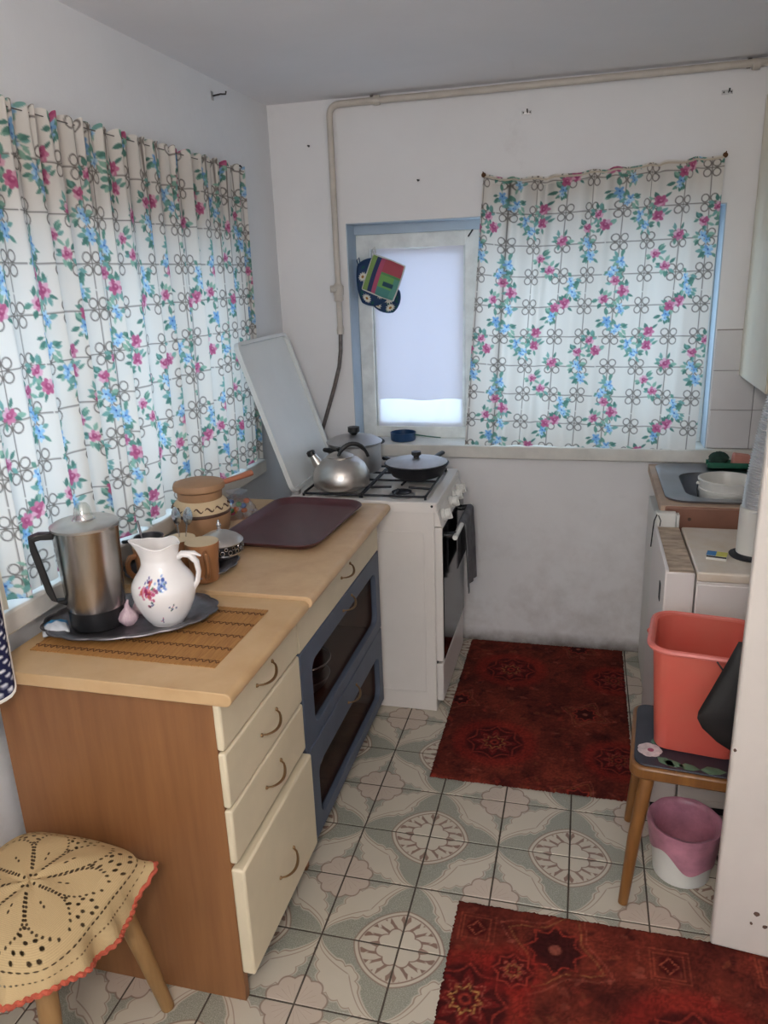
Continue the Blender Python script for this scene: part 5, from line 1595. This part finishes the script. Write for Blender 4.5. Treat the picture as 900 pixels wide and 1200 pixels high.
MB().box(UX0 + 0.012 - ox, UX1 - ox, UY0 - 0.004 - oy, UY0 + 0.014 - oy, UZ - 0.10, UZ - 0.0025).build('front_board', M['sink_brown'], su_, bevel=0.007)
MB().lathe([(0.0001, 0), (0.006, 0), (0.005, 0.003), (0.0001, 0.003)], 10).build('board_screw', M['clay_mark'], su_, (0.352 - ox, UY0 - 0.004 - oy, UZ - 0.045), (PI / 2, 0, 0))
seq = [(UX0 + 0.022, UX1 - 0.02, 2.592, UY1 - 0.004, 0.07, UZ - 0.001), (UX0 + 0.020, UX1 - 0.018, 2.590, UY1 - 0.002, 0.07, UZ + 0.006), (UX0 + 0.030, UX1 - 0.028, 2.600, UY1 - 0.012, 0.065, UZ + 0.006),
       (UX0 + 0.045, UX1 - 0.045, 2.615, UY1 - 0.02, 0.06, UZ + 0.002), (HX0 + 0.0, HX1, HY0, HY1 - 0.01, 0.08, UZ - 0.001), (HX0 + 0.008, HX1 - 0.008, HY0 + 0.008, HY1 - 0.018, 0.08, UZ - 0.015),
       (HX0 + 0.02, HX1 - 0.02, HY0 + 0.02, HY1 - 0.03, 0.08, UZ - 0.135), (HX0 + 0.05, HX1 - 0.05, HY0 + 0.05, HY1 - 0.06, 0.06, UZ - 0.145)]
vs = []
for (a, b, c, d, r, z) in seq:
    vs += [(p - ox, q - oy, z) for p, q in rrect(a, b, c, d, r, 6)]
n = 28
fs = [(i * n + k, i * n + (k + 1) % n, (i + 1) * n + (k + 1) % n, (i + 1) * n + k) for i in range(len(seq) - 1) for k in range(n)]
fs.append(tuple(range((len(seq) - 1) * n, len(seq) * n)))
MB().add(vs, fs).build('basin', M['sink_steel'], su_, sharp=40)
MB().lathe([(0.0001, 0), (0.022, 0), (0.022, 0.003), (0.0001, 0.004)], 18, (0.575 - ox, 2.84 - oy, UZ - 0.145)).build('drain', M['chrome'], su_)

wbk = thing('plastic_tub', 'white plastic tub with double rim standing in the steel sink', 'tub', (0.495, 2.772, UZ - 0.1445))
MB().lathe([(0.0001, 0), (0.070, 0), (0.074, 0.004), (0.088, 0.140), (0.093, 0.142), (0.0935, 0.152), (0.089, 0.154), (0.091, 0.176), (0.095, 0.177), (0.096, 0.184), (0.091, 0.186), (0.088, 0.180), (0.071, 0.008), (0.0001, 0.006)], 44).build('tub_body', M['white_plastic'], wbk)
MB().tube([(-0.094, 0, 0.165), (-0.100, -0.03, 0.15), (-0.098, -0.05, 0.13), (-0.092, -0.058, 0.115)], 0.002, 6).build('wire_handle', M['wire'], wbk)
MB().sphere((-0.094, 0, 0.165), 0.007, 8, 6).build('handle_lug', M['white_plastic'], wbk)

sp0 = thing('sponge_holder', 'green plastic sponge holder at the back edge of the sink', 'holder', (0.545, YB - 0.085, UZ + 0.0065))
MB().box(-0.075, 0.075, -0.028, 0.028, 0, 0.006).build('base', M['green_plastic'], sp0, bevel=0.003)
for s in (-1, 1):
    MB().box(-0.075, 0.075, s * 0.028 - 0.002, s * 0.028 + 0.002, 0.005, 0.022).build('rail', M['green_plastic'], sp0, bevel=0.001)
sc_ = MB().sphere((0, 0, 0.026), 0.036, 20, 12, 0.72)
sc_.v = [(x * (1 + random.uniform(-0.1, 0.1)), y * 0.65 * (1 + random.uniform(-0.1, 0.1)), z * (1 + random.uniform(-0.08, 0.08))) for x, y, z in sc_.v]
o = sc_.build('scourer', M['scourer'], None, (0.510, YB - 0.085, UZ + 0.0128))
tag(o, 'dark green scourer in the holder behind the sink', 'scourer')
o = MB().box(-0.030, 0.030, -0.018, 0.018, 0, 0.046).build('sponge', M['sponge'], None, (0.585, YB - 0.085, UZ + 0.0128), (0, 0.12, 0.1), bevel=0.005)
tag(o, 'pink sponge in the holder behind the sink', 'sponge')

jb = thing('junction_box', 'small cream box with black wires between boiler and sink front', 'box', (0.278, 2.532, 0.775))
MB().box(-0.034, 0.03, -0.016, 0.016, 0.0, 0.055).build('box_body', M['white_plastic'], jb, bevel=0.004)
MB().box(0.031, 0.04, -0.014, 0.014, -0.0, 0.05).build('flange', M['white_plastic'], jb, bevel=0.002)
MB().tube([(-0.03, -0.017, 0.05), (-0.038, -0.022, 0.03), (-0.04, -0.02, 0.0), (-0.043, -0.02, -0.06)], 0.0022, 6).build('wire', M['wire'], jb)
MB().tube([(-0.026, -0.018, 0.048), (-0.018, -0.02, 0.03), (-0.02, -0.02, 0.012)], 0.0018, 6).build('wire', M['wire'], jb)
MB().box(-0.030, 0.028, -0.012, 0.012, -0.775, 0.001).build('support_post', M['white_plastic'], jb)

uc = thing('wall_cabinet', 'cream wall cabinet hung on the right above the boiler', 'cabinet', (0.74, 2.92, 1.19))
ox, oy, oz = 0.74, 2.92, 1.19
MB().box(0.585 - ox, XR - 0.001 - ox, 2.66 - oy, YB - 0.0065 - oy, 0, 0.95).build('carcass', M['upper_cream'], uc, bevel=0.002)
MB().box(0.565 - ox, 0.584 - ox, 2.685 - oy, YB - 0.007 - oy, 0.0, 0.95).build('door', M['upper_cream'], uc, bevel=0.003)

# ------------------------------------------------------------------ stool with the red bucket
rs_ = thing('wooden_stool', 'brown wooden stool with dark flowered top under the red bucket', 'stool', (0.325, 1.865, 0), math.radians(-5))
seat = MB().prism(rrect(-0.165, 0.165, -0.155, 0.155, 0.035, 5), 0.378, 0.412).build('seat', M['stool_wood'], rs_, bevel=0.006)
tp = MB().prism(rrect(-0.155, 0.155, -0.145, 0.145, 0.03, 5), 0.411, 0.4165).build('seat_top', M['stool_top'], rs_, bevel=0.002)
petal_m, leaf_m, core_m = mat('white_pink_petal', (222, 206, 206), 0.5, var=0.2, vscale=60), mat('green_leaf_print', (92, 130, 104), 0.5, var=0.2, vscale=50), mat('dark_pink_core', (150, 70, 96), 0.5)
fm = MB()
for k in range(7):
    a = k * 2 * PI / 7
    fm.lathe([(0.0001, 0), (0.016, 0), (0.016, 0.0006 + 0.0002 * k), (0.0001, 0.0006 + 0.0002 * k)], 10, (-0.118 + 0.015 * math.cos(a), -0.078 + 0.015 * math.sin(a), 0.4164))
fm.build('painted_flower', petal_m, tp)
MB().lathe([(0.0001, 0), (0.008, 0), (0.008, 0.0012), (0.0001, 0.0012)], 10, (-0.116, -0.080, 0.4176)).build('flower_core', core_m, tp)
fm = MB()
for (x, y, a, l) in ((-0.10, -0.105, -0.6, 0.05), (-0.085, -0.118, -0.2, 0.05), (-0.05, -0.125, -0.1, 0.05), (0.0, -0.13, 0.1, 0.06), (-0.11, -0.05, 1.4, 0.03)):
    ca_, sa_ = math.cos(a), math.sin(a)
    pts = [(0, 0), (l * 0.3, l * 0.28), (l * 0.7, l * 0.22), (l, 0), (l * 0.7, -l * 0.2), (l * 0.3, -l * 0.26)]
    fm.prism([(x + p * ca_ - q * sa_, y + p * sa_ + q * ca_) for p, q in pts], 0.4164, 0.4170)
fm.build('painted_leaves', leaf_m, tp)
for sx in (-1, 1):
    for sy in (-1, 1):
        MB().tube([(sx * 0.118, sy * 0.112, 0.380), (sx * 0.142, sy * 0.148, 0.19), (sx * 0.158, sy * 0.168, 0.004)], [0.019, 0.0165, 0.0125], 14).build('leg', M['stool_wood'], rs_)

# squarish red bucket
def loft(seq, n_per=6):
    vs = []
    for (cx, cy, hx, hy, r, z) in seq:
        vs += [(cx + p, cy + q, z) for p, q in rrect(-hx, hx, -hy, hy, r, n_per)]
    n = 4 * (n_per + 1)
    fs = [(i * n + k, i * n + (k + 1) % n, (i + 1) * n + (k + 1) % n, (i + 1) * n + k) for i in range(len(seq) - 1) for k in range(n)]
    fs += [tuple(range(n))[::-1], tuple(range((len(seq) - 1) * n, len(seq) * n))]
    return MB().add(vs, fs)
rb = thing('red_bucket', 'faded red squarish plastic bucket standing on the wooden stool', 'bucket', (0.318, 1.885, 0.4182), math.radians(-8))
loft([(0, 0, 0.094, 0.088, 0.03, 0), (0, 0, 0.098, 0.092, 0.034, 0.006), (0, 0, 0.116, 0.110, 0.045, 0.275), (0, 0, 0.126, 0.120, 0.052, 0.279), (0, 0, 0.128, 0.122, 0.054, 0.288), (0, 0, 0.122, 0.116, 0.05, 0.293), (0, 0, 0.113, 0.107, 0.044, 0.286), (0, 0, 0.096, 0.090, 0.033, 0.012), (0, 0, 0.090, 0.084, 0.028, 0.008)]).build('bucket_body', M['red_plastic'], rb, sharp=40)
MB().tube([(a, b, 0.286) for a, b in rrect(-0.124, 0.124, -0.118, 0.118, 0.052, 6)], 0.0075, 8, True).build('rim', mat('pinkish_worn_rim', (226, 122, 112), 0.4, var=0.1, vscale=20), rb)
MB().tube([(0.03, -0.124, 0.283), (0.045, -0.130, 0.265), (0.060, -0.131, 0.256), (0.085, -0.131, 0.25)], 0.002, 6).build('wire_handle', M['wire'], rb)
for s in (-1, 1):
    MB().sphere((s * 0.127, 0.0, 0.282), 0.009, 10, 6).build('handle_lug', M['red_plastic'], rb)

# round white bucket with a pink bag, under the stool
ub = thing('waste_bucket', 'small white round bucket lined with a pink bag under the stool', 'bucket', (0.312, 1.868, 0), 0)
ub.scale = (0.92, 0.92, 0.92)
MB().lathe([(0.0001, 0.002), (0.076, 0.0), (0.080, 0.004), (0.094, 0.165), (0.100, 0.168), (0.101, 0.176), (0.096, 0.178), (0.092, 0.170), (0.077, 0.010), (0.0001, 0.008)], 44).build('bucket_body', M['white_plastic'], ub)
rnd = random.Random(8)
ph_ = [rnd.uniform(0, 6) for _ in range(5)]
def crumple(q, z, a):
    return q * (1 + 0.010 * math.sin(7 * a + ph_[0] + z * 60) + 0.008 * math.sin(13 * a + ph_[1] - z * 40))
def bagz(a):
    return 0.085 + 0.028 * math.sin(2 * a + 0.5) + 0.012 * math.sin(5 * a)
vs, fs, n = [], [], 64
prof = [(0.050, 0.014), (0.072, 0.030), (0.082, 0.09), (0.089, 0.165), (0.094, 0.181), (0.103, 0.182), (0.1045, 0.170), (0.1025, 0.158)]
for (r, z) in prof:
    for k in range(n):
        a = 2 * PI * k / n
        q = crumple(r, z, a); vs.append((q * math.cos(a), q * math.sin(a), z))
for k in range(n):
    a = 2 * PI * k / n
    z = bagz(a); q = 0.0885 + 0.0095 * (z - 0.05) / 0.12 + 0.002
    vs.append((q * math.cos(a), q * math.sin(a), z))
m_ = len(prof) + 1
fs = [(i * n + k, i * n + (k + 1) % n, (i + 1) * n + (k + 1) % n, (i + 1) * n + k) for i in range(m_ - 1) for k in range(n)] + [tuple(range(n))[::-1]]
MB().add(vs, fs).build('pink_bag', M['pink_bag'], ub, sharp=80)

# black bag hanging behind the door edge
bg = thing('black_bag', 'black pointed bag hanging behind the edge of the white door', 'bag', (0.372, 1.700, 0.50))
nu, nv = 26, 30
pl = [(-0.012, 0.285), (-0.030, 0.235), (-0.062, 0.150), (-0.082, 0.098), (-0.083, 0.080), (-0.070, 0.055), (-0.035, 0.022), (0.0, 0.0), (0.05, -0.02), (0.09, 0.05), (0.09, 0.285)]
cx_, cz_ = 0.01, 0.14
vs, fs = [], []
for layer, (sc, yo) in enumerate(((0.0, -0.024), (0.55, -0.022), (0.86, -0.014), (1.0, 0.0), (0.86, 0.012), (0.55, 0.016), (0.0, 0.017))):
    for (a, b) in pl:
        vs.append((cx_ + (a - cx_) * max(sc, 0.001), yo, cz_ + (b - cz_) * max(sc, 0.001)))
n = len(pl)
fs = [(i * n + k, i * n + (k + 1) % n, (i + 1) * n + (k + 1) % n, (i + 1) * n + k) for i in range(6) for k in range(n)]
MB().add(vs, fs).build('bag_body', M['dark_item'], bg, sharp=80)
MB().tube([(0.03, 0, 0.27), (0.05, 0.0, 0.40), (0.06, -0.02, 0.52), (0.07, 0.0, 0.40), (0.08, 0, 0.27)], 0.004, 6).build('strap', M['dark_item'], bg)
MB().tube([(0.06, -0.046, 0.515), (0.06, -0.02, 0.512), (0.06, -0.016, 0.525)], 0.003, 6).build('hook', M['wire'], bg)

# ------------------------------------------------------------------ stool with crochet cover
lx, ly = -1.030, 1.020
ls = thing('wooden_stool', 'pale wooden stool with splayed legs under the crochet cover', 'stool', (lx, ly, 0), math.radians(-3))
MB().prism(rrect(-0.155, 0.155, -0.155, 0.155, 0.04, 5), 0.395, 0.440).build('seat', mat('dark_seat_cloth', (96, 76, 52), 0.9), ls, bevel=0.012)
for sx in (-1, 1):
    for sy in (-1, 1):
        MB().tube([(sx * 0.100, sy * 0.100, 0.400), (sx * 0.125, sy * 0.135, 0.2), (sx * 0.148, sy * 0.165, 0.003)], [0.021, 0.019, 0.015], 14).build('leg', M['stool_pale'], ls)
CR = Raster(560, 560, (200, 174, 130), wrap=False)
cxm = 280
hole = (70, 52, 34)
def dot(x, y, rx, ry, ang):
    CR.ellipse(x, y, rx, ry, ang, hole, 1.0, 1.2, alpha=0.0)
for k in range(8):
    a0 = k * PI / 4 + 0.15
    for i in range(1, 17):                       # petal outlines in eyelets, closing to a point
        r = 6 + i * 8.6
        dl = 0.375 * math.sin(PI * min(1, r / 150)) ** 0.8 if r > 55 else 0.36
        for sg in (-1, 1):
            if i % 2 or r > 40:
                a = a0 + sg * min(dl, 0.375) + 0.0010 * r
                dot(cxm + r * math.cos(a), cxm + r * math.sin(a), 2.5, 1.6, a)
    for i, r in enumerate((98, 112, 126, 140, 154)):   # bigger eyelets between the petals
        n = i + 1
        for j in range(n):
            if (i + j) % 3 == 2:
                continue
            a = a0 + PI / 8 + (j - (n - 1) / 2) * 13.5 / r + 0.0010 * r
            dot(cxm + r * math.cos(a), cxm + r * math.sin(a), 3.4, 2.6, a + 0.6)
    for j in range(-2, 3):
        r = 62 + 14 * j
        a = a0 + 0.0010 * r
        if j in (0, 1):
            dot(cxm + r * math.cos(a), cxm + r * math.sin(a), 3.2, 1.3, a)
for i in range(84):
    a = 2 * PI * i / 84
    dot(cxm + 170 * math.cos(a), cxm + 170 * math.sin(a), 3.6, 2.4, a + PI / 2)
for i in range(120):
    a = 2 * PI * i / 120
    dot(cxm + 204 * math.cos(a), cxm + 204 * math.sin(a), 2.0, 1.6, a)
Y_, X_ = np.mgrid[0:CR.H, 0:CR.W]
rib = 0.93 + 0.07 * np.sin(np.hypot(X_ - cxm, Y_ - cxm) * 1.9)
CR.a[..., :3] *= rib[..., None]
nr, na = 190, 440
rr_ = np.linspace(0.004, 1.0, nr)[:, None]; aa = np.linspace(0, 2 * PI, na, endpoint=False)[None, :]
pw = 5.5
sq = (np.abs(np.cos(aa)) ** pw + np.abs(np.sin(aa)) ** pw) ** (-1 / pw)
HALF = 0.168
arcl = rr_ * 0.250                              # metres along the cloth from the centre
edge = HALF * 0.96
flat = np.minimum(arcl, edge)
over = np.clip(arcl - edge, 0, None)
wave = np.sin(aa * 11 + 0.6) * 0.5 + np.sin(aa * 17 + 2) * 0.35
flare = 0.20 + 0.20 * wave
radial = (flat + over * flare) * sq / 1.0
drop = over * 0.86 * (1 - 0.16 * wave)
dome = 0.022 * (1 - np.clip(arcl / edge, 0, 1) ** 3.0)
rnd_edge = 0.010 * np.clip((arcl - edge * 0.8) / (edge * 0.2), 0, 1)
corner = 0.034 * np.clip(sq - 1, 0, 1) / 0.2 * np.clip(over / 0.08, 0, 1)
P = np.stack([radial * np.cos(aa), radial * np.sin(aa), 0.4425 + dome - drop - rnd_edge + 0.0025 * np.sin(aa * 5 + arcl * 40) + corner + 0.010], -1)
u = cxm + (arcl * 1000) * np.cos(aa); v = cxm + (arcl * 1000) * np.sin(aa)
cols = CR.sample(u, v)
M['crochet'] = printed('crochet_yarn', 1.0, alpha=True, bump=0.8, bscale=260)
cc = thing('crochet_cover', 'beige crochet seat cover with coral edging draped over the stool', 'seat cover', (lx, ly, 0.40), math.radians(-3))
P[..., 2] -= 0.40
grid_obj('crochet_cloth', P, M['crochet'], cc, cols, close_u=True)
hem = P[-1]
hm = []
for i in range(0, na):
    p = hem[i]
    k = 1 + 0.012 * math.sin(i * 2 * PI / 5)
    hm.append((p[0] * k, p[1] * k, p[2] + 0.002 * math.cos(i * 2 * PI / 5)))
MB().tube(hm, 0.0052, 6, True).build('coral_edging', M['orange_yarn'], cc)

# polka dot apron hanging at the left edge
AR = Raster(300, 700, (34, 36, 66), wrap=False)
for j in range(40):
    for i in range(18):
        AR.ellipse(10 + i * 17 + (j % 2) * 8.5, 8 + j * 17, 4.0, 4.0, 0, (218, 218, 224))
ap = thing('apron', 'navy polka dot apron hanging at the left edge of the photo', 'apron', (XL + 0.092, 1.092, 0.765))
nu, nv = 60, 110
s = np.linspace(0, 1, nu)[None, :]; t = np.linspace(0, 1, nv)[:, None]
wid = np.interp(t, [0, 0.35, 0.62, 1], [0.05, 0.10, 0.215, 0.235])
cen = np.interp(t, [0, 1], [0.035, -0.010])
yy = cen + (s - 0.5) * wid
zz_ = 0.58 * (1 - t) + 0.0 + 0.05 * (np.abs(s - 0.5) * 2) ** 2.5 * t
xx_ = 0.020 + 0.010 * np.sin(s * 14 + 1) * (0.4 + t) + 0.006 * np.sin(s * 23) * t
P = np.stack(np.broadcast_arrays(xx_, yy, zz_), -1)
cols = AR.sample(s * 240 + 0 * t, t * 600 + 0 * s)
grid_obj('cloth', P, M['print_cloth'], ap, cols, solid=0.002)
bd = [tuple(P[j, 0]) for j in range(0, nv, 4)] + [tuple(P[-1, i]) for i in range(0, nu, 2)] + [tuple(P[j, -1]) for j in range(nv - 1, -1, -4)]
MB().tube(bd, 0.004, 6).build('binding', mat('white_binding', (226, 222, 214), 0.9), ap)
MB().tube([(0.018, 0.015, 0.575), (0.01, 0.03, 0.64), (0.006, 0.035, 0.66), (0.014, 0.045, 0.64), (0.02, 0.055, 0.575)], 0.004, 6).build('neck_loop', mat('navy_tape', (34, 36, 66), 0.9), ap)
MB().tube([(-0.092, 0.035, 0.650), (0.010, 0.035, 0.652), (0.016, 0.035, 0.662)], 0.003, 6).build('hook', M['wire'], ap)

# alike things share a group
for o in [o for o in SC.objects if o.parent is None and 'label' in o]:
    g = {'bowl': 'bowls behind the cabinet glass', 'spoon': 'spoons in the mug', 'garlic_bulb': 'garlic bulbs on the tray', 'curtain_bracket': 'curtain brackets on the walls',
         'pot_holder': 'pot holders hanging at the window', 'floral_curtain': 'floral curtains', 'kitchen_rug': 'red rugs on the floor', 'metal_tray': 'scalloped metal trays',
         'sachet': 'sachets on the tray', 'wooden_stool': 'wooden stools', 'window_cloth': 'white cloths over the pane', 'wall_nail': 'nails in the back wall'}.get(o.name.split('.')[0])
    if g:
        o['group'] = g
